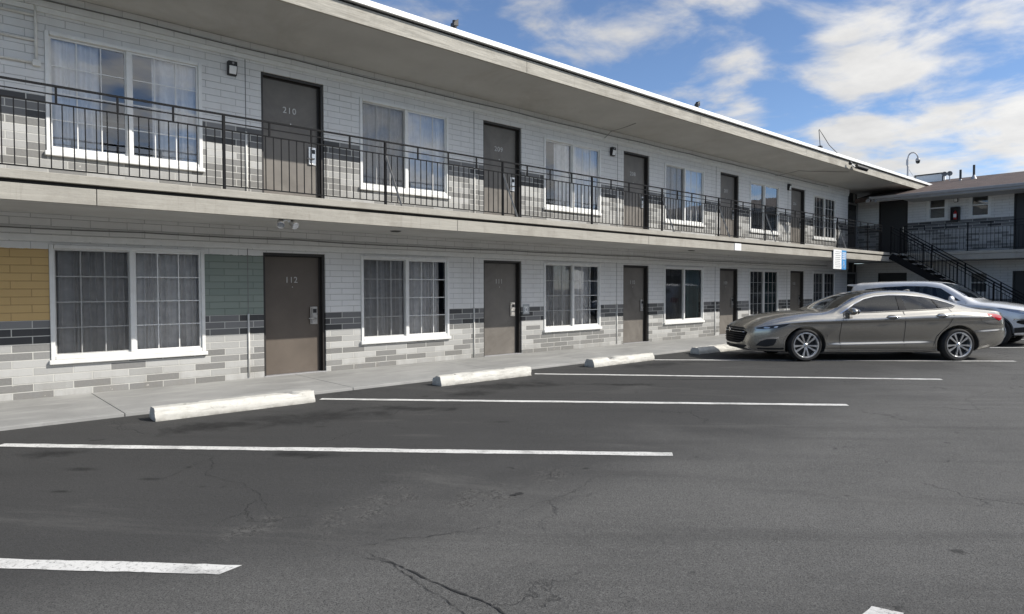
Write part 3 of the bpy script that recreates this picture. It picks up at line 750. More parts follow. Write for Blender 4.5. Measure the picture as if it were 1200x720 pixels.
# twin floodlight under the walkway beam
def flood(loc, rz, label, s=1.0, name='twin_floodlight'):
    t = thing(name, label, 'floodlight', loc, rz)
    MB().box(-.06*s,.06*s,-.04*s,.04*s,-.05*s,0).build('mount', M['sign_white'], t, bevel=.006)
    for sx in (-1,1):
        c = Vector((sx*.10*s,-.02*s,-.085*s)); d = Vector((sx*.25,-.75,-.6)).normalized()
        b = MB(); q = [c - d*.075*s + d*(.15*s*i/6) for i in range(7)]
        b.tube(q[:2], .028*s, 14, .045*s); b.tube(q[1:], .045*s, 16, .062*s); 
        h = b.build('lamp_head', M['steel'], t, smooth=True); autosmooth(h, 50)
        e = q[-1]; MB().tube([e-d*.002, e+d*.006], .056*s, 16).build('lens', M['clear_lens'], h)
        MB().tube([c, (0,0,-.03*s)], .016*s, 8).build('arm', M['sign_white'], h, smooth=True)
    return t
flood((3.95,-1.70,2.49), 0, 'twin floodlight with two bright round heads under the walkway edge', .9)
flood((28.62,-.75,5.12), -.9, 'twin white floodlight at the corner of the shaded wing roof gutter', 1.3)

# round vents in the lower soffit
for x, lab in ((6.3,'small round vent in the walkway underside above the second window'),(15.6,'small round vent in the walkway underside above the fourth window')):
    t = thing('soffit_vent', lab, 'vent', (x,-.86,2.49), 0, 'vents under the walkway')
    MB().lathe([(0,-.008),(.085,-.012),(.10,-.006),(.10,.0)], (0,0,0), 'Z', 24).build('cover', M['conduit_grey'], t, smooth=True)
    for i in range(-2,3): MB().box(-.06,.06,i*.026-.005,i*.026+.005,-.018,-.010).build('slot', M['black'], t)

# meter plate beside the second door
t = thing('wall_plate', 'small grey notice plate with a printed emblem on the dark brick band', 'plate', (10.26,0,.995))
MB().box(-.10,.10,-.012,-.001,-.115,.115).build('plate', M['ink'], t, bevel=.004)
mb = MB()
for z in (.07,.045,-.055,-.08): mb.box(-.07,.07,-.014,-.0115,z-.006,z+.006)
mb.lathe([(.030,-.0145),(.045,-.0145),(.045,-.0115),(.030,-.0115)], (0,0,-.005), 'Y', 20); mb.build('print', M['sign_white'], t)

# accessible parking sign hung from the walkway edge: white notice and blue panel
t = thing('hanging_sign', 'white notice and blue accessible parking panel hanging from the walkway edge', 'sign', (22.8,-1.835,2.40))
fa = MB().box(-.44,.20,-.02,0,-.31,.33).build('notice_panel', M['sign_white'], t, bevel=.004)
mb = MB(); r3 = random.Random(2)
for i in range(9):
    z = .26 - i*.062; a = r3.uniform(-.36,-.28); b = r3.uniform(.05,.14)
    mb.box(a,b,-.0225,-.0205,z-.011,z+.011)
mb.build('printed_lines', M['ink'], fa)
bl = MB().box(.205,.58,-.022,0,-.32,.32).build('accessible_panel', M['sign_blue'], t, bevel=.004)
wc = MB()
wc.ball((.375,-.024,-.055), (.022,.004,.022), 12)
wc.bar((.375,-.025,-.08),(.375,-.025,-.165),.022,.005); wc.bar((.375,-.025,-.165),(.43,-.025,-.165),.02,.005); wc.bar((.43,-.025,-.165),(.455,-.025,-.235),.02,.005); wc.bar((.375,-.025,-.115),(.425,-.025,-.115),.016,.005)
for i in range(14):
    a0, a1 = R(130+i*17), R(130+(i+1)*17)
    wc.bar((.375+.07*math.cos(a0),-.025,-.195+.07*math.sin(a0)),(.375+.07*math.cos(a1),-.025,-.195+.07*math.sin(a1)),.016,.005)
for i in range(4): wc.box(.25,.52,-.0255,-.0225,.235-i*.065-.014,.235-i*.065+.014)
wc.build('wheelchair_symbol', M['sign_white'], bl)
MB().box(-.3,-.26,.0,.03,-.1,.28).build('hanger', M['steel'], t); MB().box(.36,.40,.0,.03,-.1,.28).build('hanger', M['steel'], t)
t = MB().box(-.17,.17,-.012,0,-.095,.095).build('sign_plate', M['sign_white'], None, bevel=.004, loc=(16.34,-1.803,2.565)); tag(t, 'small blank white plate fixed on the tan walkway beam', 'sign')

# ------------------------------------------------------------------ railings
RY = -1.55; RT = 3.85
def rail_bay_things(name, label, axis, c, u0, u1, posts, z_top, step=.115, cap=96, braces=(), first=None, zb=FL2):
    """railing along X (axis 0, c = y) or along Y (axis 1, c = x)"""
    t = thing(name, label, 'railing', ((u0,c,zb) if axis == 0 else (c,u0,zb)))
    o0 = Vector(t.location)
    pt = lambda u, z: (Vector((u,c,z)) if axis == 0 else Vector((c,u,z))) - o0
    def bar(nm, a, b, w, h): return MB().bar(a, b, w, h).build(nm, M['rail'], t)
    bar('top_rail', pt(u0,z_top), pt(u1,z_top), .032, .022)
    bar('second_rail', pt(u0,z_top-.10), pt(u1,z_top-.10), .020, .013)
    bar('picket_rail', pt(u0,z_top-.205), pt(u1,z_top-.205), .024, .015)
    bar('bottom_rail', pt(u0,zb+.085), pt(u1,zb+.085), .024, .015)
    ps = [p for p in posts if min(u0,u1)-.01 <= p <= max(u0,u1)+.01]
    pm = MB().box(-.017,.017,-.017,.017,0,z_top-.013-zb).box(-.045,.045,-.045,.045,.0,.010).mesh('post', M['rail'])
    for p in ps: link('post', pm, t, pt(p,zb))
    cm = MB().box(-.011,.011,-.011,.011,z_top-.196-zb,z_top-.013-zb).mesh('connector', M['rail'])
    pk = MB().box(-.0058,.0058,-.0058,.0058,.094,z_top-.214-zb).mesh('picket', M['rail'])
    P2 = sorted(posts); us = []; cs = []
    for a, b in zip(P2, P2[1:]):
        n = max(2, round((b-a)/step)); q = max(2, round((b-a)/.63))
        us += [a+(b-a)*i/n for i in range(1,n)]; cs += [a+(b-a)*i/q for i in range(1,q)]
    inr = lambda u: min(u0,u1) < u < max(u0,u1)
    for u in cs:
        if inr(u): link('connector', cm, t, pt(u,zb))
    us = [u for u in us if inr(u)]
    us.sort(key=(first or (lambda u: u)))
    for u in us[:cap]: link('picket', pk, t, pt(u,zb))
    if us[cap:]:
        mb = MB()
        for u in us[cap:]:
            q = pt(u,zb); mb.box(q.x-.0058,q.x+.0058,q.y-.0058,q.y+.0058,.094,z_top-.214-zb)
        s = mb.build('picket', M['rail'], t); s['kind'] = 'stuff'
    for p in braces:
        MB().bar(pt(p,z_top-.23)+Vector((0,-.012,0)), pt(p,zb+.005)+Vector((.16,-.235,0)), .012, .03).build('brace', M['brace'], t)
    return t
posts = [3.15+2.53*k for k in range(-4,9)] + [26.1, 27.45]
rail_bay_things('balcony_railing', 'long black metal railing along the upper walkway of the brick block', 0, RY, WALL_X0+.2, 27.45, posts, RT,
                braces=(5.68,8.21,13.27,15.8,18.33,23.39), first=lambda u: (u < .75, u))

# ------------------------------------------------------------------ the wing across the end
wing = thing('motel_wing', 'two storey wing in shade with brown shingle roof beyond the parked cars', 'building', (WX,-6,0))
wo = Vector((WX,-6,0))
YE = -16.0
PW = lambda u, d, z: (d, u+6, z)
wh_up = [(-1.66,-.57,FL2,5.06),(-6.25,-5.16,FL2,5.06),(-3.02,-2.39,4.16,5.06),(-4.43,-3.81,4.16,5.06),(-9.9,-8.8,FL2,5.06)]
wh_lo = [(-1.66,-.57,0,2.08),(-6.25,-5.16,0,2.08),(-4.43,-3.81,1.25,2.06),(-9.9,-8.8,0,2.08)]
mb = MB(); wall_grid(mb, (YE,.6), (-.1,2.49), wh_lo, PW, .18); wall_grid(mb, (YE,.6), (2.785,5.35), wh_up, PW, .18)
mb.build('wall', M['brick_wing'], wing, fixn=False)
mb = MB(); mb.box(.25,8,0,6.5,-.1,5.2); 
mb2 = MB(); mb2.box(.7,.8,YE+6,6,-.1,5.3); mb2.box(.18,8,YE+5.9,YE+6.0,-.1,5.3); mb2.box(7.9,8,YE+6,6,-.1,5.3); mb2.box(.2,8,YE+6,6,2.5,2.78); mb2.build('room_partition', M['room'], wing)
for (a,b,z0,z1) in wh_up+wh_lo:
    if b-a > 1:
        d = MB().box(.10,.15,a+6.04,b+5.96,z0+.01,z1-.04).build('door', M['door_dark'], wing, bevel=.003)
        f = MB()
        for q in ((a,a+.04,z0,z1),(b-.04,b,z0,z1)): f.box(.02,.17,q[0]+6.001,q[1]+5.999,q[2],q[3]-.041)
        f.box(.02,.17,a+6.001,b+5.999,z1-.04,z1-.002); f.build('door_frame', M['door_frame'], d)
        MB().box(.085,.099,a+6.12,a+6.2,z0+.9,z0+1.15).build('lock_plate', M['steel'], d, bevel=.002)
    else:
        h = z1-z0; w = MB(); f = .06
        for q in ((a,a+f,z0,z1),(b-f,b,z0,z1),(a+f,b-f,z1-f,z1),(a+f,b-f,z0,z0+f),(a+f,b-f,z0+h/2-.025,z0+h/2+.025)): w.box(-.03,.09,q[0]+6,q[1]+6,q[2],q[3])
        for q in ((a-.05,a,z0-.05,z1+.05),(b,b+.05,z0-.05,z1+.05),(a,b,z1,z1+.05),(a,b,z0-.05,z0)): w.box(-.022,-.002,q[0]+6,q[1]+6,q[2],q[3])
        w = w.build('window', M['white_frame'], wing, bevel=.004)
        MB().add([(.05,a+6.05,z0+.05),(.05,b+5.95,z0+.05),(.05,b+5.95,z1-.05),(.05,a+6.05,z1-.05)],[(0,1,2,3)]).build('glass', M['glass'], w)
        MB().box(.14,.15,a+6,b+6,z0,z0+h*.45).build('blind', M['curtain_dark'], w)
mb = MB(); mb.box(-1.36,-.002,YE+6,4.2,2.492,2.78); mb.box(-1.40,-.002,YE+6,4.17,2.781,FL2-.001); mb.build('balcony_slab', M['soffit'], wing)
mb = MB(); mb.box(-1.42,-1.361,YE+6,4.17,2.50,2.7); mb.box(-1.44,-1.361,YE+6,4.17,2.703,2.805); mb.build('fascia_beam', M['tan'], wing, bevel=.004)
# shingle roof with eave, gutter and ridge
rf = MB(); rf.prism([(-1.30,5.10),(4.3,6.30),(9.6,5.16),(9.6,5.02),(4.3,6.14),(.0,5.22),(-1.30,4.94)], YE+5.5, 5.9, lambda u,v,q: (u,q,v))
rf = rf.build('roof', M['shingle'], wing)
MB().box(-1.30,.0,YE+5.55,4.15,4.91,4.938).build('soffit', M['soffit'], rf)
MB().box(-1.36,-1.302,YE+5.5,5.25,4.93,5.095).build('fascia_board', M['grey_metal'], rf, bevel=.003)
g = MB(); g.prism([(-1.362,5.11),(-1.362,5.01),(-1.45,5.01),(-1.47,5.10),(-1.46,5.11),(-1.44,5.03),(-1.372,5.03),(-1.372,5.11)], YE+5.5, 5.3, lambda u,v,q: (u,q,v)); g.build('gutter', M['grey_metal'], rf)
MB().box(-.6,7,-3,5.9,.0,.01)
wposts = [-1.95-2.1*k for k in range(0,7)]
rail_bay_things('wing_railing', 'black metal railing along the upper walkway of the shaded wing', 1, WX-1.30, -1.95, -14.5, wposts, 3.86, step=.12, cap=96, first=lambda u: -u)
rail_bay_things('corner_railing', 'short black railing closing the walkway corner by the stairs', 1, WX-1.30, -.05, -.0, [-.05], 3.86, cap=0) if False else None

# ------------------------------------------------------------------ staircase
st = thing('staircase', 'dark steel staircase with black picket railing in front of the shaded wing', 'staircase', (28.05,-6.2,GZ))
so = Vector((28.05,-6.2,GZ)); X0, X1 = -.5, .5
Y0, Y1 = -1.86+6.2, 0.0; Z1 = FL2-GZ; n = 15
for sx in (X0, X1):
    MB().bar((sx,Y0,Z1-.13),(sx,Y1,.0),.045,.24).build('stringer', M['rail'], st)
for i in range(n):
    y = Y1+(Y0-Y1)*(i+.5)/n; z = Z1*(i+1)/n - .05
    MB().box(X0+.03,X1-.03,y-.15,y+.14,z-.045,z).build('tread', M['concrete'], st, bevel=.004)
sl = Z1/(Y0-Y1)
for sx in (X0-.0, X1+.0):
    for nm, dz, w, h in (('top_rail',.98,.036,.028),('second_rail',.88,.022,.016),('picket_rail',.77,.026,.018),('bottom_rail',.12,.026,.018)):
        MB().bar((sx,Y0,Z1+dz),(sx,Y1,dz),w,h).build(nm, M['rail'], st)
    for i in range(5):
        y = Y1+(Y0-Y1)*i/4; MB().box(sx-.02,sx+.02,y-.02,y+.02,sl*y-.05 if i else 0,sl*y+.98).build('post', M['rail'], st)
    for i in range(1,36):
        if i % 9 == 0: continue
        y = Y1+(Y0-Y1)*i/36; MB().box(sx-.0068,sx+.0068,y-.0068,y+.0068,sl*y+.12,sl*y+.77).build('picket', M['rail'], st)

# ------------------------------------------------------------------ extinguisher cabinet on the wing
t = thing('extinguisher_cabinet', 'dark fire extinguisher cabinet with red cylinder on the shaded wing wall', 'cabinet', (WX,-3.34,4.33))
mb = MB(); mb.box(-.16,-.002,-.15,-.12,-.27,.25); mb.box(-.16,-.002,.12,.15,-.27,.25); mb.box(-.16,-.002,-.12,.12,.22,.25); mb.box(-.16,-.002,-.12,.12,-.27,-.24); mb.box(-.02,-.002,-.12,.12,-.24,.22); mb.build('box', M['black'], t)
ex = MB().lathe([(0,-.23),(.06,-.23),(.065,-.2),(.065,.0),(.05,.05),(.02,.08),(.02,.12),(0,.12)], (-.085,0,0), 'Z', 20).build('cylinder', M['ext_red'], t, smooth=True)
MB().tube([(-.085,0,.12),(-.10,.05,.13),(-.11,.07,.02),(-.10,.07,-.1)], .012, 8).build('hose', M['black'], ex, smooth=True)
MB().box(-.155,-.15,-.05,.05,-.15,-.02).build('label_plate', M['sign_white'], ex)

# ------------------------------------------------------------------ things on the roofs
def roof_vent(x, z, lab, h=.24):
    t = thing('roof_vent', lab, 'vent', (x,-1.74,5.87), 0, 'small black vents on the roof edge')
    MB().tube([(0,0,-.02),(0,0,h)], .038, 12).build('pipe', M['black'], t, smooth=False)
    MB().prism([(-.05,h-.05),(.05,h+.03),(.05,h-.09),(-.05,h-.11)], -.05, .05, lambda u,v,q: (u,q,v)).build('cap', M['black'], t, bevel=.006)
    MB().box(-.09,.09,-.09,.09,-.02,.015).build('base_flange', M['black_gap'], t)
roof_vent(6.95,0,'small black vent on the white roof edge nearest the camera, top middle', .2); roof_vent(14.45,0,'small black vent halfway along the white roof edge', .2)
t = thing('roof_antenna', 'bent black wire antenna standing on the white roof edge', 'antenna', (21.95,-1.55,5.87))
MB().box(-.06,.06,-.06,.06,-.02,.22).build('base_block', M['black'], t, bevel=.01)
MB().tube([(.0,0,.2),(-.1,0,.72),(-.06,0,.74),(.7,0,.34),(1.75,0,.06)], .012, 6).build('wire', M['black'], t, smooth=True)
# dome camera on a gooseneck mast
t = thing('camera_mast', 'dome camera hanging from a gooseneck mast above the roof corner', 'camera', (31.4,-1.2,5.7))
MB().tube([(0,0,-.1),(0,0,1.25)], .035, 10).build('mast', M['grey_metal'], t, smooth=True)
arc = [(.0,0,1.2)] + [(.19-.19*math.cos(math.pi*i/10)*1.0, -.19+.19*math.cos(math.pi*i/10), 1.25+.26*math.sin(math.pi*i/10)) for i in range(11)] 
arc = [(0,0,1.2)] + [((.2-.2*math.cos(a))*.67, -(.2-.2*math.cos(a))*.74, 1.25+.25*math.sin(a)) for a in [math.pi*i/10 for i in range(11)]]
MB().tube(arc, .028, 10).build('gooseneck', M['grey_metal'], t, smooth=True)
e = arc[-1]; hd_ = MB().lathe([(0,.06),(.05,.06),(.09,.0),(.09,-.06),(0,-.06)], (e[0],e[1],e[2]-.05), 'Z', 20).build('camera_head', M['grey_metal'], t, smooth=True)
MB().ball((e[0],e[1],e[2]-.13), (.085,.085,.10), 16).build('dome', M['smoke_lens'], hd_, smooth=True)
for d in ((.45,.25),(-.45,-.2),(.1,-.5)): MB().tube([(0,0,.85),(d[0],d[1],-.05)], .009, 6).build('stay_wire', M['grey_metal'], t)
MB().box(-.09,-.03,-.04,.04,.95,1.2).build('junction_box', M['grey_metal'], t)
t = thing('rooftop_unit', 'pale flat rooftop box with dark frame behind the roof corner', 'roof unit', (34.0,-1.35,6.2))
MB().box(-.25,.25,-.50,.55,-.4,.34).build('casing', M['white_frame'], t, bevel=.01)
mb = MB(); mb.box(-.28,-.252,-.55,.6,.30,.35); mb.box(-.28,-.252,-.55,-.50,-.4,.30); mb.box(-.28,-.252,.55,.6,-.4,.30); mb.build('frame', M['black'], t)
for y, z, h, lab in ((-2.72,6.0,.46,'thin dark vent pipe on the shingle roof, left of two'),(-3.2,6.12,.48,'thin dark vent pipe on the shingle roof, right of two')):
    t = thing('vent_pipe', lab, 'vent pipe', (33.0,y,z), 0, 'vent pipes on the shingle roof')
    MB().tube([(0,0,-.15),(0,0,h)], .045, 12).build('pipe', M['black'], t); MB().lathe([(.13,-.13),(.06,.02),(.046,.06)], (0,0,0), 'Z', 14).build('boot', M['grey_metal'], t, smooth=True)
for y, lab in ((-2.02,'small dark dish on the shingle ridge, left of the pair'),(-2.22,'small dark dish on the shingle ridge, right of the pair')):
    t = thing('satellite_dish', lab, 'dish', (33.4,y,6.15), .3, 'dishes on the shingle roof')
    MB().tube([(0,0,-.08),(0,0,.2)], .02, 8).build('stand', M['grey_metal'], t)
    MB().lathe([(0,.02),(.06,.01),(.10,-.02),(.105,-.02),(.06,.02),(0,.03)], (-.02,0,.26), 'X', 18).build('reflector', M['conduit_grey'], t, smooth=True)
# camera and lamp under the fascia
t = thing('eave_camera', 'black bullet camera and bracket fixed on the tan roof fascia', 'camera', (23.9,-1.80,5.62))
MB().tube([(0,0,0),(-.1,-.12,-.03)], .03, 10).build('bracket', M['sign_white'], t, smooth=True)
MB().tube([(-.42,-.12,.03),(-.1,-.13,-.03)], .022, 8).build('arm', M['sign_white'], t, smooth=True)
MB().tube([(.05,-.12,.0),(.5,-.3,-.08)], .075, 14).build('camera_body', M['black'], t)
MB().ball((-.45,-.12,.04), .06, 12).build('sensor', M['black'], t, smooth=True)

# ------------------------------------------------------------------ cars
def cr(p0, p1, p2, p3, t):
    return .5*((2*p1)+(-p0+p2)*t+(2*p0-5*p1+4*p2-p3)*t*t+(-p0+3*p1-3*p2+p3)*t**3)
class Body:
    """lofted car body: stations (x, profile of (y,z) points from underside to roof centre)"""
    NV = 6
    def __init__(s, stations, crease=None, nv=6):
        s.st = stations; s.crease = crease; s.NV = nv; s.xs = [a[0] for a in stations]
    def knots(s, x):
        xs = s.xs; x = min(max(x, xs[0]), xs[-1]); i = 0
        while i < len(xs)-2 and x > xs[i+1]: i += 1
        t = (x-xs[i])/(xs[i+1]-xs[i])
        out = []
        for j in range(len(s.st[0][1])):
            c = []
            for d in (0,1):
                g = lambda k: s.st[min(max(k,0),len(xs)-1)][1][j][d]
                # non-uniform: finite-difference tangents
                def tan(k):
                    a, b = max(k-1,0), min(k+1,len(xs)-1)
                    return (g(b)-g(a))/(xs[b]-xs[a])
                h = xs[i+1]-xs[i]; m0, m1 = tan(i)*h, tan(i+1)*h
                c.append((2*t**3-3*t*t+1)*g(i)+(t**3-2*t*t+t)*m0+(-2*t**3+3*t*t)*g(i+1)+(t**3-t*t)*m1)
            out.append(tuple(c))
        return out
    def prof(s, x):
        k = s.knots(x); n = len(k); P = []
        for i in range(n-1):
            a, b, c, d = k[max(i-1,0)], k[i], k[i+1], k[min(i+2,n-1)]
            for q in range(s.NV):
                t = q/s.NV; P.append((max(0,cr(a[0],b[0],c[0],d[0],t)), cr(a[1],b[1],c[1],d[1],t)))
        P.append(k[-1])
        if s.crease:
            Q = []
            for y, z in P:
                if y > .4:
                    for x0, z0, x1, z1, amp, wd in s.crease:
                        f = min(1, max(0, (x-x0)/.35)) * min(1, max(0, (x1-x)/.35))
                        if f > 0:
                            zc = z0+(z1-z0)*(x-x0)/(x1-x0); d = (z-zc)/wd
                            y += amp*f*math.tanh(d)*math.exp(-(d*.16)**2)
                Q.append((y, z))
            P = Q
        return P
    def side(s, x, z):
        P = s.prof(x); best = 0
        for (y0,z0),(y1,z1) in zip(P[s.NV:], P[s.NV+1:]):
            if (z0 <= z <= z1): return y0+(y1-y0)*(z-z0)/max(z1-z0,1e-6)
        return P[-s.NV-2][0]
    def top(s, x, y):
        P = s.prof(x); y = abs(y)
        for (y0,z0),(y1,z1) in reversed(list(zip(P, P[1:]))):
            if y1 <= y <= y0 and z0 > P[0][1]: return z1+(z0-z1)*(y-y1)/max(y0-y1,1e-6)
        return P[-1][1]
    def mesh(s, n, inset=0, x0=None, x1=None, zmin=None):
        x0 = s.xs[0] if x0 is None else x0; x1 = s.xs[-1] if x1 is None else x1
        mb = MB(); rows = []
        for i in range(n+1):
            x = x0+(x1-x0)*i/n
            P = s.prof(x)
            if inset:
                zt = P[-1][1]; P = [(max(0,y-inset), min(z, zt)-(inset if z > (zmin or 0)+.2 else 0)) for y, z in P]
                P = [(y, max(z, zmin)) for y, z in P]
            rows.append([(x,y,z) for y, z in P] + [(x,-y,z) for y, z in reversed(P[1:-1])])
        k = len(rows[0]); vs = [p for r in rows for p in r]
        fs = [(i*k+j, i*k+(j+1)%k, (i+1)*k+(j+1)%k, (i+1)*k+j) for i in range(n) for j in range(k)]
        fs += [tuple(range(k))[::-1], tuple(n*k+j for j in range(k))]
        mb.add(vs, fs); return mb
def slab_poly(poly, cell, f, mb):
    """polygon in 2-D, diced to small cells and mapped by f(u,v) -> point; flat sheet following the body"""
    bm = bmesh.new(); vs = [bm.verts.new((u,v,0)) for u, v in poly]; bm.faces.new(vs)
    us = [p[0] for p in poly]; ws = [p[1] for p in poly]
    for ax, lo, hi in ((0,min(us),max(us)),(1,min(ws),max(ws))):
        n = int((hi-lo)/cell)
        for i in range(1,n+1):
            c = lo+(hi-lo)*i/(n+1); co = [0,0,0]; no = [0,0,0]; co[ax] = c; no[ax] = 1
            bmesh.ops.bisect_plane(bm, geom=bm.verts[:]+bm.edges[:]+bm.faces[:], plane_co=co, plane_no=no)
    bmesh.ops.triangulate(bm, faces=bm.faces)
    bm.verts.index_update()
    mb.add([f(v.co.x,v.co.y) for v in bm.verts], [tuple(v.index for v in fc.verts) for fc in bm.faces]); bm.free()
    return mb
def cavity(B, x0, x1, z0, n=14, gap=.05):
    """closed cutter for the cabin: follows the body a little way inside its skin"""
    mb = MB(); k = None; vs = []
    for i in range(n+1):
        x = x0+(x1-x0)*i/n; K = B.knots(x); yb, zb = K[5]; yr, zr = K[6]; zt = K[8][1]
        h = [(K[4][0]-.09, z0), (K[4][0]-.07, K[4][1]), (yb-gap, max(zb-.01, K[4][1]+.01)), (max(yr-gap,.2), max(zr-gap, zb+.02)), (.3*yr, max(zt-gap, zb+.04))]
        row = h + [(-y, z) for y, z in reversed(h)]; k = len(row); vs += [(x,y,z) for y, z in row]
    mb.add(vs, [(i*k+j,i*k+(j+1)%k,(i+1)*k+(j+1)%k,(i+1)*k+j) for i in range(n) for j in range(k)]+[tuple(range(k))[::-1],tuple(n*k+j for j in range(k))])
    return mb.build('cut', M['seat'])
def boolean(o, cutters):
    for c in cutters:
        c.parent = o.parent
        m = o.modifiers.new('cut','BOOLEAN'); m.operation = 'DIFFERENCE'; m.object = c; m.solver = 'EXACT'
    bpy.context.view_layer.update()
    dg = bpy.context.evaluated_depsgraph_get()
    me = bpy.data.meshes.new_from_object(o.evaluated_get(dg))
    o.modifiers.clear(); o.data = me
    for c in cutters: bpy.data.objects.remove(c)
def smooth_poly(pts, n=5, closed=True):
    out = []; k = len(pts)
    for i in range(k):
        a, b, c, d = pts[i-1], pts[i], pts[(i+1)%k], pts[(i+2)%k]
        for q in range(n):
            t = q/n; out.append((cr(a[0],b[0],c[0],d[0],t), cr(a[1],b[1],c[1],d[1],t)))
    return out
def thicken(o, th):
    m = o.modifiers.new('thick','SOLIDIFY'); m.thickness = th; m.offset = -1; return o

def wheel(parent, x, y, side, r=.335, rim=.258, spokes=10, z=None, rx=1.0):
    w = MB(); w0 = .105
    prof = [(rim-.004,-w0+.01),(rim+.02,-w0),(r-.03,-w0+.0),(r-.008,-w0+.025),(r,-w0+.05),(r,w0-.05),(r-.008,w0-.025),(r-.03,w0),(rim+.02,w0),(rim-.004,w0-.01)]
    w.lathe(prof+[prof[0]], (0,0,0), 'Y', 48)
    wh = w.build('wheel', M['rubber'], parent, smooth=True, loc=(x,y,z if z else r)); autosmooth(wh, 40)
    s = side
    rm = MB(); rm.lathe([(rim-.004,s*(w0-.005)),(rim+.006,s*(w0+.002)),(rim-.012,s*(w0+.004)),(rim-.024,s*(w0-.012)),(rim-.03,s*(w0-.09))], (0,0,0), 'Y', 48)
    for i in range(spokes):
        a = 2*math.pi*i/spokes + (.03 if i % 2 else -.03)
        ca, sa = math.cos(a), math.sin(a); tx, tz = -sa, ca; vs = []
        for rr_, wd, dep in ((.038,.014,.022),(.13,.014,.008),(rim-.02,.024,.004)):
            sk = (.012 if i % 2 else -.012)*(rr_/rim)
            for e, dp in ((-1,0),(1,0),(1,-.03),(-1,-.03)):
                vs.append((ca*rr_+tx*(e*wd+sk), s*(w0-dep+dp), sa*rr_+tz*(e*wd+sk)))
        rm.add(vs, [(4*k+j,4*k+(j+1)%4,4*k+4+(j+1)%4,4*k+4+j) for k in (0,1) for j in range(4)]+[(8,9,10,11)])
    rm.lathe([(0,s*(w0-.010)),(.026,s*(w0-.012)),(.040,s*(w0-.022)),(.044,s*(w0-.05))], (0,0,0), 'Y', 24)
    rmo = rm.build('rim', M['alloy'], wh, fixn=True); autosmooth(rmo, 30)
    MB().lathe([(0,s*.02),(rim-.03,s*.02)], (0,0,0), 'Y', 32).build('brake_disc', M['cladding'], wh)
    return wh

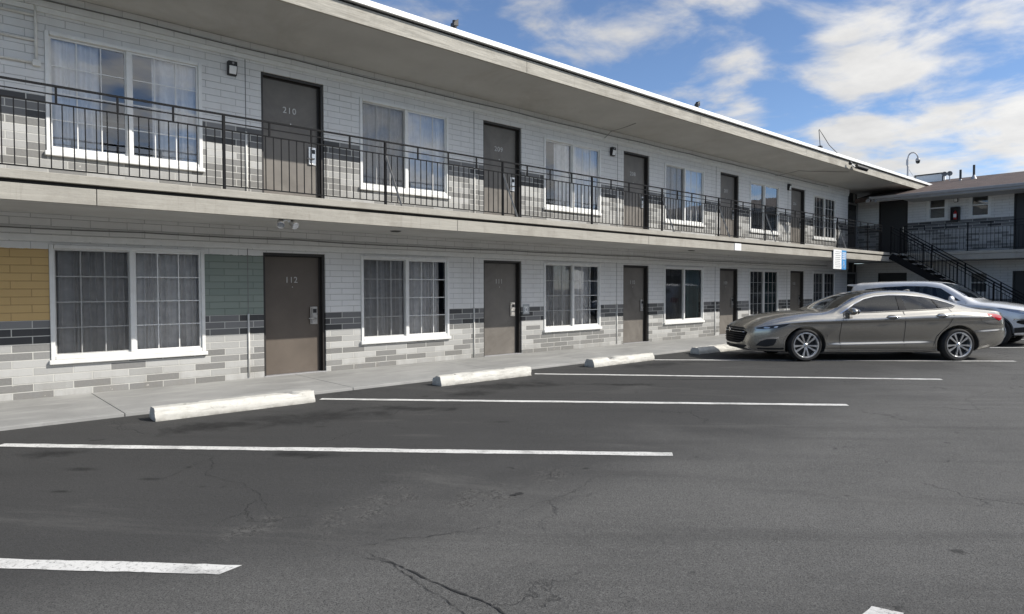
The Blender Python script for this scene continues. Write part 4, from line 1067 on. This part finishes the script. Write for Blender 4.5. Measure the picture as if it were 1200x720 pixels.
def make_sedan(loc, rz):
    car = thing('sedan', 'taupe grey four door sedan parked nose to the walkway with alloy wheels', 'car', loc, rz)
    S = lambda x, zb, w, wsh, zsh, wb, zbelt, wr, zr, zt: (x, [(0,zb),(w-.14,zb),(w-.025,zb+.10),(w,.5),(wsh,zsh),(wb,zbelt),(wr,zr),(wr*.55,zt-.012),(0,zt)])
    st = [
        (.33,[(0,.30),(.12,.30),(.2,.36),(.24,.50),(.22,.585),(.2,.62),(.15,.645),(.08,.655),(0,.66)]),
        (.40,[(0,.235),(.36,.235),(.44,.31),(.47,.50),(.46,.61),(.43,.655),(.33,.685),(.18,.70),(0,.705)]),
        (.50,[(0,.21),(.50,.21),(.60,.29),(.63,.50),(.62,.635),(.59,.69),(.45,.73),(.25,.755),(0,.765)]),
        (.65,[(0,.20),(.60,.20),(.72,.27),(.755,.50),(.75,.655),(.715,.725),(.55,.785),(.3,.82),(0,.83)]),
        (.90,[(0,.19),(.68,.19),(.81,.26),(.85,.50),(.845,.70),(.80,.785),(.62,.86),(.34,.90),(0,.91)]),
        (1.25,[(0,.18),(.73,.18),(.87,.26),(.885,.48),(.90,.74),(.855,.845),(.66,.93),(.36,.965),(0,.975)]),
        (1.70,[(0,.17),(.76,.17),(.862,.26),(.872,.46),(.915,.79),(.87,.90),(.68,.985),(.37,1.01),(0,1.018)]),
        (2.10,[(0,.17),(.76,.17),(.862,.26),(.872,.46),(.924,.81),(.868,.935),(.70,1.02),(.38,1.045),(0,1.05)]),
        (2.45,[(0,.17),(.76,.17),(.862,.26),(.872,.46),(.926,.84),(.865,.955),(.735,1.165),(.42,1.215),(0,1.228)]),
        (2.85,[(0,.17),(.76,.17),(.862,.26),(.872,.46),(.926,.84),(.862,.975),(.655,1.305),(.38,1.37),(0,1.385)]),
        (3.20,[(0,.17),(.76,.17),(.862,.26),(.872,.46),(.926,.85),(.862,.99),(.615,1.375),(.36,1.435),(0,1.445)]),
        (3.65,[(0,.17),(.76,.17),(.862,.26),(.872,.46),(.926,.86),(.862,1.01),(.605,1.395),(.35,1.455),(0,1.465)]),
        (4.10,[(0,.17),(.76,.17),(.862,.26),(.872,.46),(.928,.875),(.862,1.03),(.60,1.365),(.35,1.43),(0,1.44)]),
        (4.50,[(0,.17),(.76,.18),(.862,.27),(.876,.48),(.93,.885),(.855,1.045),(.605,1.28),(.35,1.355),(0,1.37)]),
        (4.85,[(0,.18),(.75,.19),(.865,.28),(.88,.50),(.922,.90),(.835,1.055),(.64,1.175),(.36,1.25),(0,1.265)]),
        (5.20,[(0,.20),(.72,.21),(.87,.30),(.885,.54),(.895,.905),(.80,1.035),(.69,1.085),(.37,1.135),(0,1.145)]),
        (5.50,[(0,.24),(.68,.25),(.83,.33),(.875,.55),(.865,.89),(.77,1.01),(.69,1.045),(.37,1.07),(0,1.075)]),
        (5.72,[(0,.28),(.60,.29),(.76,.37),(.815,.56),(.80,.86),(.72,.975),(.64,1.025),(.35,1.045),(0,1.05)]),
        (5.86,[(0,.32),(.50,.33),(.65,.41),(.70,.57),(.68,.81),(.62,.92),(.55,.97),(.3,.985),(0,.99)]),
        (5.95,[(0,.38),(.34,.39),(.46,.45),(.50,.58),(.49,.74),(.44,.82),(.38,.85),(.2,.86),(0,.86)]),
    ]
    B = Body(st, ((1.15,.775,5.75,.885,.0125,.014),(2.0,.36,4.3,.40,-.010,.016),(4.9,.60,5.9,.66,-.010,.014)), 16)
    body = B.mesh(150).build('body', M['sedan_paint'], car)
    FW, RW = 1.566, 4.744
    cut = []
    cut.append(cavity(B, 2.08, 5.02, .44))
    for wx, ax, az in ((FW,.425,.385),(RW,.435,.405)):
        for s in (-1,1):
            c = MB(); pl = [(wx+ax*math.cos(2*math.pi*i/40), .335+az*math.sin(2*math.pi*i/40)) for i in range(40)]
            c.prism(pl, s*.62, s*1.1, lambda u,v,q: (u,q,v)); cut.append(c.build('cut', M['seat']))
    # side glass outline (x,z)
    side = [(2.36,1.005),(2.62,1.165),(2.86,1.268),(3.1,1.325),(3.4,1.352),(3.75,1.35),(4.1,1.318),(4.4,1.258),(4.62,1.196),(4.74,1.145),(4.66,1.108),(4.3,1.075),(3.6,1.045),(2.9,1.015)]
    c = MB(); c.prism(side, -1.2, 1.2, lambda u,v,q: (u,q,v)); cut.append(c.build('cut', M['seat']))
    wsx = [(2.14,0),(2.155,.35),(2.21,.62),(2.30,.735),(2.66,.64),(2.93,.56),(3.02,.3),(3.04,0),(3.02,-.3),(2.93,-.56),(2.66,-.64),(2.30,-.735),(2.21,-.62),(2.155,-.35)]
    c = MB(); c.prism(wsx, .96, 2.0, lambda u,v,q: (u,v,q)); cut.append(c.build('cut', M['seat']))
    rwx = [(4.33,0),(4.34,.3),(4.40,.50),(4.75,.56),(5.06,.60),(5.13,.3),(5.14,0),(5.13,-.3),(5.06,-.60),(4.75,-.56),(4.40,-.50),(4.34,-.3)]
    c = MB(); c.prism(rwx, 1.02, 2.0, lambda u,v,q: (u,v,q)); cut.append(c.build('cut', M['seat']))
    boolean(body, cut); autosmooth(body, 32)
    # glass
    for s in (-1,1):
        mb = MB(); slab_poly(side, .12, lambda u,v: (u, s*(B.side(u,v)-.006), v), mb); mb.build('side_glass', M['car_glass'], car, smooth=True)
    mb = MB(); slab_poly(wsx, .12, lambda u,v: (u, v, B.top(u,v)-.008), mb); mb.build('windscreen', M['shield_glass'], car, smooth=True)
    mb = MB(); slab_poly(rwx, .12, lambda u,v: (u, v, B.top(u,v)-.008), mb); mb.build('rear_glass', M['car_glass'], car, smooth=True)
    def skin(nm, poly, mat, off=.004, cell=.06, sides=(-1,1), th=0, parent=None):
        res = []
        for s in sides:
            mb = MB(); slab_poly(poly, cell, lambda u,v: (u, s*(B.side(u,v)+off), v), mb); res.append(mb.build(nm, M[mat], parent or car, smooth=True))
        return res
    def strip(pts, w): # polyline to thin polygon
        a = []; b = []
        for i, (x, z) in enumerate(pts):
            q, r = pts[min(i+1,len(pts)-1)], pts[max(i-1,0)]; dx, dz = q[0]-r[0], q[1]-r[1]; L = math.hypot(dx,dz)
            a.append((x-dz/L*w/2, z+dx/L*w/2)); b.append((x+dz/L*w/2, z-dx/L*w/2))
        return a + b[::-1]
    # pillars, window trim, seams
    skin('pillar', [(3.53,1.048),(3.69,1.052),(3.66,1.346),(3.55,1.348)], 'gloss_black', .003, .08)
    skin('quarter_post', [(4.36,1.085),(4.40,1.085),(4.34,1.262),(4.30,1.27)], 'gloss_black', .003, .08)
    top_edge = [(2.30,.985),(2.62,1.178),(2.86,1.282),(3.1,1.340),(3.4,1.366),(3.75,1.364),(4.1,1.332),(4.4,1.272),(4.62,1.210),(4.77,1.145)]
    skin('window_trim', strip(top_edge, .016), 'chrome', .006, .1)
    skin('belt_trim', strip([(2.32,.997),(2.9,1.004),(3.6,1.034),(4.3,1.064),(4.66,1.097),(4.76,1.143)], .014), 'cladding', .005, .1)
    for ln in ([(2.37,.99),(2.30,.80),(2.27,.5),(2.31,.25)], [(3.60,1.04),(3.62,.80),(3.62,.45),(3.63,.26)], [(4.56,1.10),(4.62,.95),(4.55,.78),(4.30,.52),(4.22,.26)]):
        skin('door_seam', strip(ln, .012), 'black_gap', .0025, .08)
    skin('rocker_panel', [(2.02,.185),(4.28,.195),(4.28,.235),(2.02,.225)], 'cladding', .004, .12)
    skin('bumper_seam', strip([(5.18,.92),(5.22,.82),(5.42,.76),(5.6,.745)], .008), 'black_gap', .0025, .06)
    skin('fuel_seam', strip([(2.0,.30),(2.02,.55)], .004), 'black_gap', .002, .06)
    for x, z in ((3.36,.915),(4.39,.945)):
        for s in (-1,1):
            h = MB(); y = B.side(x,z)
            h.tube([(x-.13,s*(y+.004),z-.006),(x-.09,s*(y+.035),z),(x+.07,s*(y+.04),z+.004),(x+.12,s*(y+.004),z+.004)], .017, 8); h.build('door_handle', M['chrome'], car, smooth=True)
            d = skin('handle_shade_patch', smooth_poly([(x-.12,z-.03),(x+.02,z-.045),(x+.09,z-.005),(x+.02,z+.035),(x-.1,z+.03)],3), 'black_gap', .003, .05, (s,))  # flat dark patch painting the shade of a hollow behind the handle
    for s in (-1,1):
        m = MB(); x, z = 2.48, 1.03; y = B.side(x,z-.04)
        m.ball((x+.0,s*(y+.15),z), (.085,.14,.075), 16); m.tube([(x,s*(y-.01),z-.045),(x,s*(y+.08),z-.03)], .03, 8)
        mo = m.build('mirror', M['sedan_paint'], car, smooth=True)
        MB().ball((x+.085,s*(y+.155),z), (.012,.115,.058), 14).build('mirror_glass', M['chrome'], mo, smooth=True)
    # lamps
    skin('headlight', [(.60,.668),(.75,.666),(1.0,.69),(1.18,.745),(1.24,.785),(1.1,.772),(.9,.742),(.72,.712),(.62,.692)], 'smoke_lens', .006, .05)
    skin('headlight_reflector', smooth_poly([(.74,.68),(.82,.68),(.85,.705),(.79,.71),(.74,.703)],3), 'clear_lens', .010, .04)
    skin('headlight_reflector', smooth_poly([(.92,.695),(.98,.70),(1.0,.726),(.94,.722)],3), 'clear_lens', .010, .04)
    skin('fog_recess', [(.60,.32),(.68,.42),(.80,.47),(.98,.475),(.96,.40),(.92,.33),(.78,.30)], 'cladding', .006, .05)
    skin('fog_trim', strip([(.66,.425),(.78,.475),(.99,.487),(1.01,.50)], .035), 'chrome', .012, .05)
    skin('tail_lamp', smooth_poly([(5.33,.965),(5.50,.975),(5.68,.935),(5.70,.875),(5.62,.835),(5.50,.89)],3), 'red_lens', .008, .05)
    for wx, ax, az in ((FW,.445,.405),(RW,.455,.425)):
        arc = [(wx+ax*math.cos(a), .335+az*math.sin(a)) for a in [R(-12)+R(204)*i/24 for i in range(25)]]
        skin('arch_lip', strip(arc, .022), 'sedan_paint', .006, .1)
    # front face: grille and lower intake follow the nose
    def nose(y, z):
        y = abs(y); lo, hi = .33, 1.2
        for _ in range(24):
            m = (lo+hi)/2
            if B.side(m,z) < y: lo = m
            else: hi = m
        return hi
    def face(nm, poly, mat, off, cell=.05, par=None):
        mb = MB(); slab_poly(poly, cell, lambda u,v: (nose(u,v)-off, u, v), mb); return mb.build(nm, M[mat], par or car, smooth=True)
    gr = face('grille', [(-.60,.585),(-.50,.635),(0,.645),(.50,.635),(.60,.585),(.52,.42),(.40,.355),(0,.345),(-.40,.355),(-.52,.42)], 'grille', .005)
    for z in (.40,.45,.50,.55,.60):
        ww = .56-.35*abs(z-.56)
        bmr = MB(); bmr.tube([(nose(ww*i/8,z)-.014, ww*i/8, z-.012*abs(i)/8) for i in range(-8,9)], .008, 6); bmr.build('grille_bar', M['chrome'] if z == .60 else M['cladding'], gr, smooth=True)
    face('upper_intake', [(-.55,.662),(-.48,.685),(0,.694),(.48,.685),(.55,.662),(.5,.652),(0,.656),(-.5,.652)], 'cladding', .006)
    MB().lathe([(0,-.0),(.05,-.0),(.05,-.012),(0,-.012)], (nose(0,.615)-.012,0,.615), 'X', 4).build('emblem', M['chrome'], gr)
    face('lower_lip', [(-.58,.315),(0,.315),(.58,.315),(.5,.255),(0,.245),(-.5,.255)], 'cladding', .006)
    skin('side_lip', [(.62,.27),(.9,.275),(1.13,.28),(1.13,.245),(.9,.235),(.65,.24)], 'cladding', .005, .06)
    # interior
    fl = MB(); fl.box(2.05,4.95,-.75,.75,.42,.46); fl.build('cabin_floor', M['seat'], car)
    ds = MB(); ds.prism([(2.12,.5),(2.62,.5),(2.66,.92),(2.50,.985),(2.2,1.0)], -.70, .70, lambda u,v,q: (u,q,v)); ds.build('dashboard', M['cladding'], car, bevel=.02)
    for x in (3.35,4.25):
        for y in (-.38,.38):
            q = MB(); q.cbox((x,y,.62),(.5,.5,.18)); q.cbox((x+.29,y,.88),(.14,.48,.60),0,.18); 
            q = q.build('seat', M['seat'], car, bevel=.05); autosmooth(q, 60)
            hr = MB(); hr.ball((x+.36,y,1.225), (.055,.125,.095), 14); hr.tube([(x+.34,y-.05,1.1),(x+.36,y-.05,1.2)], .008, 6); hr.tube([(x+.34,y+.05,1.1),(x+.36,y+.05,1.2)], .008, 6); hr.build('headrest', M['seat'], q, smooth=True)
    sw = MB(); cc = Vector((2.82,.38 if True else 0,.93))
    ring = [cc + Vector((.09*math.sin(a)*.5, .18*math.cos(a), .17*math.sin(a))) for a in [2*math.pi*i/24 for i in range(25)]]; sw.tube(ring, .014, 8); sw.build('steering_wheel', M['black'], car, smooth=True)
    for wx in (FW, RW):
        for s in (-1,1): wheel(car, wx, s*.815, s)
    ua = MB(); ua.box(.9,5.3,-.62,.62,.19,.24); ua.build('underbody', M['cladding'], car)
    ex = MB(); ex.tube([(5.5,-.45,.30),(5.85,-.45,.30)], .035, 12); ex.build('exhaust_pipe', M['steel'], car)
    an = MB(); an.prism([(4.05,1.43),(4.28,1.395),(4.26,1.46),(4.2,1.475)], -.02, .02, lambda u,v,q: (u,q,v)); an.build('roof_antenna', M['sedan_paint'], car, bevel=.008)
    return car
# local x runs nose -> tail; near side (towards the camera) is local +y or -y according to heading
fh = Vector((13.50,-4.93,0)); rh = Vector((15.92,-7.02,0)); ax = (rh-fh); rz = math.atan2(ax.y, ax.x)
ux = Vector((math.cos(rz), math.sin(rz), 0)); uy = Vector((-math.sin(rz), math.cos(rz), 0))
near = -1                      # camera side in local y
org = fh - ux*1.566 - uy*(near*.92); org.z = GZ
sedan = make_sedan(org, rz)

def make_suv(loc, rz):
    car = thing('suv', 'silver SUV parked nose out behind the taupe sedan', 'car', loc, rz)
    st = [
        (.00,[(0,.42),(.28,.42),(.38,.48),(.42,.62),(.41,.74),(.38,.80),(.3,.845),(.16,.86),(0,.865)]),
        (.12,[(0,.34),(.50,.34),(.62,.42),(.66,.62),(.65,.78),(.61,.86),(.46,.905),(.25,.925),(0,.93)]),
        (.32,[(0,.29),(.62,.29),(.76,.38),(.80,.62),(.79,.82),(.745,.91),(.57,.965),(.31,.985),(0,.99)]),
        (.65,[(0,.26),(.70,.26),(.85,.36),(.89,.62),(.88,.86),(.83,.96),(.64,1.02),(.35,1.045),(0,1.05)]),
        (1.10,[(0,.25),(.74,.25),(.89,.35),(.925,.62),(.915,.90),(.87,1.01),(.68,1.075),(.37,1.10),(0,1.105)]),
        (1.50,[(0,.25),(.75,.25),(.89,.35),(.925,.62),(.915,.93),(.875,1.045),(.71,1.12),(.39,1.145),(0,1.15)]),
        (1.90,[(0,.25),(.75,.25),(.89,.35),(.925,.62),(.912,.95),(.875,1.065),(.745,1.30),(.43,1.36),(0,1.375)]),
        (2.35,[(0,.25),(.75,.25),(.89,.35),(.925,.62),(.912,.96),(.872,1.08),(.68,1.50),(.40,1.565),(0,1.58)]),
        (2.80,[(0,.25),(.75,.25),(.89,.35),(.925,.62),(.912,.97),(.872,1.10),(.655,1.565),(.38,1.635),(0,1.65)]),
        (3.40,[(0,.25),(.75,.25),(.89,.35),(.925,.62),(.912,.98),(.872,1.12),(.65,1.57),(.38,1.65),(0,1.665)]),
        (4.10,[(0,.25),(.75,.26),(.89,.36),(.925,.62),(.912,1.0),(.868,1.15),(.645,1.565),(.38,1.64),(0,1.655)]),
        (4.70,[(0,.27),(.73,.28),(.88,.38),(.915,.63),(.905,1.02),(.85,1.17),(.635,1.54),(.38,1.615),(0,1.63)]),
        (4.98,[(0,.32),(.68,.33),(.82,.42),(.86,.64),(.85,1.02),(.80,1.16),(.62,1.50),(.38,1.58),(0,1.60)]),
        (5.12,[(0,.40),(.55,.41),(.68,.48),(.72,.66),(.71,1.0),(.66,1.10),(.54,1.36),(.3,1.42),(0,1.43)]),
    ]
    B = Body(st, ((.9,.93,4.9,1.0,.012,.016),(1.4,.50,3.8,.52,-.010,.018)), 12); body = B.mesh(120).build('body', M['suv_paint'], car); cut = []
    FW, RW = .98, 4.12
    cut.append(cavity(B, 1.55, 4.85, .49))
    for wx in (FW, RW):
        for s in (-1,1):
            c = MB(); c.prism([(wx+.42*math.cos(2*math.pi*i/36), .36+.42*math.sin(2*math.pi*i/36)) for i in range(36)], s*.62, s*1.1, lambda u,v,q: (u,q,v)); cut.append(c.build('cut', M['seat']))
    side = [(1.86,1.125),(2.15,1.30),(2.42,1.455),(2.8,1.51),(3.4,1.52),(4.0,1.49),(4.55,1.43),(4.72,1.36),(4.5,1.26),(3.9,1.20),(3.0,1.155)]
    c = MB(); c.prism(side, -1.2, 1.2, lambda u,v,q: (u,q,v)); cut.append(c.build('cut', M['seat']))
    wsx = [(1.60,0),(1.61,.4),(1.70,.68),(1.80,.74),(2.1,.67),(2.42,.58),(2.50,.3),(2.52,0),(2.50,-.3),(2.42,-.58),(2.1,-.67),(1.80,-.74),(1.70,-.68),(1.61,-.4)]
    c = MB(); c.prism(wsx, 1.06, 2.2, lambda u,v,q: (u,v,q)); cut.append(c.build('cut', M['seat']))
    boolean(body, cut); autosmooth(body, 32)
    for s in (-1,1):
        mb = MB(); slab_poly(side, .12, lambda u,v: (u, s*(B.side(u,v)-.006), v), mb); mb.build('side_glass', M['car_glass'], car, smooth=True)
    mb = MB(); slab_poly(wsx, .12, lambda u,v: (u, v, B.top(u,v)-.008), mb); mb.build('windscreen', M['shield_glass'], car, smooth=True)
    def skin(nm, poly, mat, off=.004, cell=.06):
        for s in (-1,1):
            mb = MB(); slab_poly(poly, cell, lambda u,v: (u, s*(B.side(u,v)+off), v), mb); mb.build(nm, M[mat], car, smooth=True)
    skin('pillar', [(2.98,1.16),(3.12,1.165),(3.10,1.515),(3.0,1.512)], 'gloss_black', .003, .1)
    skin('rear_pillar', [(4.02,1.215),(4.14,1.225),(4.06,1.485),(3.96,1.492)], 'gloss_black', .003, .1)
    skin('headlight', smooth_poly([(.20,.80),(.42,.83),(.75,.90),(.98,.965),(.70,.945),(.40,.905),(.24,.865)],3), 'clear_lens', .008, .05)
    skin('fog_lamp', smooth_poly([(.16,.56),(.30,.55),(.50,.60),(.46,.66),(.26,.66)],3), 'smoke_lens', .006, .05)
    skin('fog_trim', [(.14,.665),(.30,.675),(.54,.675),(.58,.645),(.56,.70),(.3,.70)], 'chrome', .012, .05)
    skin('lower_cladding', [(.14,.40),(.35,.36),(.56,.34),(.56,.47),(.3,.50),(.12,.50)], 'cladding', .006, .06)
    skin('sill_cladding', [(1.42,.30),(3.66,.30),(3.66,.42),(1.42,.42)], 'cladding', .006, .15)
    skin('door_seam', [(1.72,1.08),(1.73,1.08),(1.68,.45),(1.67,.45)], 'black_gap', .003, .1); skin('door_seam', [(3.05,1.12),(3.062,1.12),(3.07,.45),(3.058,.45)], 'black_gap', .003, .1)
    sp = MB(); sp.prism([(4.6,1.585),(5.20,1.565),(5.24,1.535),(4.95,1.50)], -.58, .58, lambda u,v,q: (u,q,v)); sp.build('spoiler', M['suv_paint'], car, bevel=.012)
    for s in (-1,1):
        m = MB(); m.ball((2.05,s*1.02,1.17), (.08,.13,.09), 16); m.tube([(2.05,s*.86,1.12),(2.05,s*.95,1.14)], .03, 8); m.build('mirror', M['suv_paint'], car, smooth=True)
        for x, z in ((2.85,1.02),(3.85,1.05)):
            h = MB(); y = B.side(x,z); h.tube([(x-.1,s*(y),z),(x-.06,s*(y+.035),z),(x+.08,s*(y+.035),z),(x+.12,s*y,z)], .015, 8); h.build('door_handle', M['chrome'], car, smooth=True)
        tl = MB(); slab_poly([(4.78,.95),(5.02,.95),(5.05,1.12),(4.8,1.14)], .06, lambda u,v: (u, s*(B.side(u,v)+.008), v), tl); tl.build('tail_lamp', M['red_lens'], car, smooth=True)
    def nose(y, z):
        y = abs(y); lo, hi = .0, 1.0
        for _ in range(24):
            m = (lo+hi)/2
            if B.side(m,z) < y: lo = m
            else: hi = m
        return hi
    def face(nm, poly, mat, off):
        mb = MB(); slab_poly(poly, .06, lambda u,v: (nose(u,v)-off, u, v), mb); return mb.build(nm, M[mat], car, smooth=True)
    face('grille', [(-.46,.80),(0,.81),(.46,.80),(.40,.60),(.2,.55),(-.2,.55),(-.40,.60)], 'black', .006)
    face('lower_lip', [(-.5,.5),(.5,.5),(.45,.40),(-.45,.40)], 'cladding', .006)
    fl = MB(); fl.box(1.6,4.8,-.75,.75,.47,.51); fl.build('cabin_floor', M['seat'], car)
    ds = MB(); ds.prism([(1.62,.6),(2.15,.6),(2.2,1.0),(2.0,1.09),(1.7,1.11)], -.70, .70, lambda u,v,q: (u,q,v)); ds.build('dashboard', M['cladding'], car, bevel=.02)
    for x in (2.85,3.75):
        for y in (-.38,.38):
            q = MB(); q.cbox((x,y,.72),(.5,.5,.2)); q.cbox((x+.28,y,1.02),(.14,.48,.62),0,.16); q = q.build('seat', M['seat'], car, bevel=.05)
            MB().ball((x+.34,y,1.40), (.055,.125,.095), 14).build('headrest', M['seat'], q, smooth=True)
    for wx in (FW, RW):
        for s in (-1,1): wheel(car, wx, s*.83, s, r=.36, rim=.25)
    MB().box(.6,4.7,-.62,.62,.26,.32).build('underbody', M['cladding'], car)
    return car
# reversed in square to the wall: local x runs nose -> tail
ang = R(90)
suv_nose = Vector((21.6,-7.5,GZ))
suv = make_suv(suv_nose, ang); suv.scale = (.9,1,1.025)

# ------------------------------------------------------------------ added block across the lot, out of view, to fill and darken window reflections
ob = thing('reflection_block', 'added block out of view across the parking lot, there only to fill the window reflections', 'building', (8,-26,GZ))
MB().box(-22,30,-6,0,0,5.4).build('wall', M['reflection_dark'], ob)
MB().box(-22.5,30.5,-6.5,.9,5.41,5.75).build('roof', M['shingle'], ob)
for i in range(14):
    w = MB().box(-20+i*3.5,-18.4+i*3.5,.002,.05,.9,2.2).build('window', M['smoke_lens'], ob); w2 = MB().box(-20+i*3.5,-18.4+i*3.5,.002,.05,3.6,4.9).build('window', M['smoke_lens'], ob)

# ------------------------------------------------------------------ camera
cam = bpy.data.objects.new('camera', bpy.data.cameras.new('camera')); COL.objects.link(cam); sc.camera = cam
F, YAW, PIT, ROL, CH, CD = 773.954, R(48.0204), R(1.6653), R(.0832), 1.4826, 10.9299
cam.data.sensor_width = 36; cam.data.lens = F/1200*36; cam.data.clip_end = 3000; cam.data.clip_start = .05
fw = Vector((math.cos(YAW)*math.cos(PIT), math.sin(YAW)*math.cos(PIT), -math.sin(PIT))); rt = Vector((math.sin(YAW), -math.cos(YAW), 0)); upv = rt.cross(fw)
c, s = math.cos(ROL), math.sin(ROL); rt2 = rt*c - upv*s; up2 = rt*s + upv*c
m = Matrix((rt2, up2, -fw)).transposed().to_4x4(); m.translation = (0,-CD,CH); cam.matrix_world = m

# ------------------------------------------------------------------ light
SUN = Vector((.7,-1.033,1.0)).normalized()
sun = bpy.data.objects.new('sun', bpy.data.lights.new('sun','SUN')); COL.objects.link(sun)
sun.data.energy = 3.4; sun.data.angle = R(.5); sun.data.color = (1,.955,.88)
sun.rotation_euler = SUN.to_track_quat('Z','Y').to_euler(); sun.location = (20,-30,30)
w = bpy.data.worlds.new('World'); sc.world = w; w.use_nodes = True
nt = w.node_tree; N = nt.nodes; Lk = nt.links
bg = N['Background']; bg.inputs[1].default_value = .115
sky = N.new('ShaderNodeTexSky'); sky.sky_type = 'NISHITA'; sky.sun_disc = False
sky.sun_elevation = math.asin(SUN.z); sky.sun_rotation = math.atan2(SUN.x, SUN.y)
sky.ozone_density = 3.2; sky.air_density = .85; sky.dust_density = .3; sky.altitude = 1200
tc = N.new('ShaderNodeTexCoord'); gen = tc.outputs['Generated']
def wm(op, a, b=0, cc=0, clamp=False):
    x = N.new('ShaderNodeMath'); x.operation = op; x.use_clamp = clamp
    for i, v in enumerate((a,b,cc)):
        if isinstance(v, bpy.types.NodeSocket): Lk.new(v, x.inputs[i])
        elif i < 2 or op == 'MULTIPLY_ADD': x.inputs[i].default_value = v
    return x.outputs[0]
sp = N.new('ShaderNodeSeparateXYZ'); Lk.new(gen, sp.inputs[0])
az = wm('ARCTAN2', sp.outputs[1], sp.outputs[0]); el = wm('ARCSINE', sp.outputs[2])
# cloud layer: fractal noise on a plane overhead, plus the banks where the photograph shows them
zc = wm('MAXIMUM', sp.outputs[2], .03)
cbx = N.new('ShaderNodeCombineXYZ'); Lk.new(wm('DIVIDE', sp.outputs[0], wm('ADD', zc, .12)), cbx.inputs[0]); Lk.new(wm('DIVIDE', sp.outputs[1], wm('ADD', zc, .12)), cbx.inputs[1])
def wnoise(scale, detail, rough, dist=0, vec=None):
    n = N.new('ShaderNodeTexNoise'); Lk.new(vec or cbx.outputs[0], n.inputs['Vector'])
    for k, v in (('Scale',scale),('Detail',detail),('Roughness',rough),('Distortion',dist)): n.inputs[k].default_value = v
    return n.outputs[0]
n1 = wnoise(3.0, 10, .56, .25); n2 = wnoise(1.1, 5, .5)
blobs = [(43.6,21.4,8.0,4.6,.34),(30.5,17.6,6.5,4.8,.34),(28.5,13.2,3.0,2.2,.20),(20.3,15.2,7.5,2.6,.30),(13.6,17.0,6.0,2.2,.26),(15.0,11.4,7.5,2.8,.32),(11.0,8.6,10,2.6,.34),(22.5,12.0,3.5,1.6,.14),(17.0,19.0,7,1.6,.10),(25.6,15.5,2.3,5,-.42),(13.0,14.0,6,1.1,-.25),(50.0,21.0,3.6,7,-.35),(37.0,14.0,4.2,6,-.30),(9.5,13.6,5,1.2,-.12)]
tot = None
for a, e, ra, re, s_ in blobs:
    da = wm('MULTIPLY', wm('SUBTRACT', az, R(a)), 1/R(ra)); de = wm('MULTIPLY', wm('SUBTRACT', el, R(e)), 1/R(re))
    d2 = wm('ADD', wm('MULTIPLY', da, da), wm('MULTIPLY', de, de))
    g = wm('MULTIPLY', wm('EXPONENT', wm('MULTIPLY', d2, -1.0)), s_)
    tot = g if tot is None else wm('ADD', tot, g)
sdot = wm('ADD', wm('ADD', wm('MULTIPLY', sp.outputs[0], SUN.x), wm('MULTIPLY', sp.outputs[1], SUN.y)), wm('MULTIPLY', sp.outputs[2], SUN.z))
snear = wm('POWER', wm('MAXIMUM', wm('MULTIPLY_ADD', sdot, .5, .5), 0.001), 2.3)
tot = wm('ADD', tot, wm('MULTIPLY_ADD', snear, .62, -.08))  # extra unseen cloud towards the sun, added to whiten the fill light
dens = wm('ADD', wm('ADD', wm('MULTIPLY', wm('SUBTRACT', n1, .5), 2.3), wm('MULTIPLY', wm('SUBTRACT', n2, .5), .35)), tot)
mr = N.new('ShaderNodeMapRange'); mr.interpolation_type = 'SMOOTHSTEP'; Lk.new(dens, mr.inputs[0])
mr.inputs[1].default_value = .08; mr.inputs[2].default_value = .72; mr.inputs[3].default_value = 0; mr.inputs[4].default_value = .95
# cloud tone by noise, brightened towards the sun to add light on the facade
shade = wnoise(5.0, 6, .6)
cc = N.new('ShaderNodeMix'); cc.data_type = 'RGBA'; Lk.new(shade, cc.inputs[0]); cc.inputs[6].default_value = (3.3,3.28,3.25,1); cc.inputs[7].default_value = (5.4,5.3,5.1,1)
mx = N.new('ShaderNodeMix'); mx.data_type = 'RGBA'; Lk.new(mr.outputs[0], mx.inputs[0]); Lk.new(sky.outputs[0], mx.inputs[6]); 
cm = N.new('ShaderNodeVectorMath'); cm.operation = 'SCALE'; Lk.new(cc.outputs[2], cm.inputs[0]); Lk.new(wm('MULTIPLY_ADD', wm('POWER', wm('MAXIMUM', sdot, 0), 2.0), 1.6, .92), cm.inputs['Scale'])
Lk.new(cm.outputs[0], mx.inputs[7])
Lk.new(mx.outputs[2], bg.inputs[0])

sc.view_settings.view_transform = 'Standard'; sc.view_settings.look = 'None'; sc.view_settings.gamma = 1; sc.view_settings.use_curve_mapping = False
sc.view_settings.exposure = .55
sc.cycles.max_bounces = 6; sc.cycles.transparent_max_bounces = 12
sc.cycles.use_denoising = True
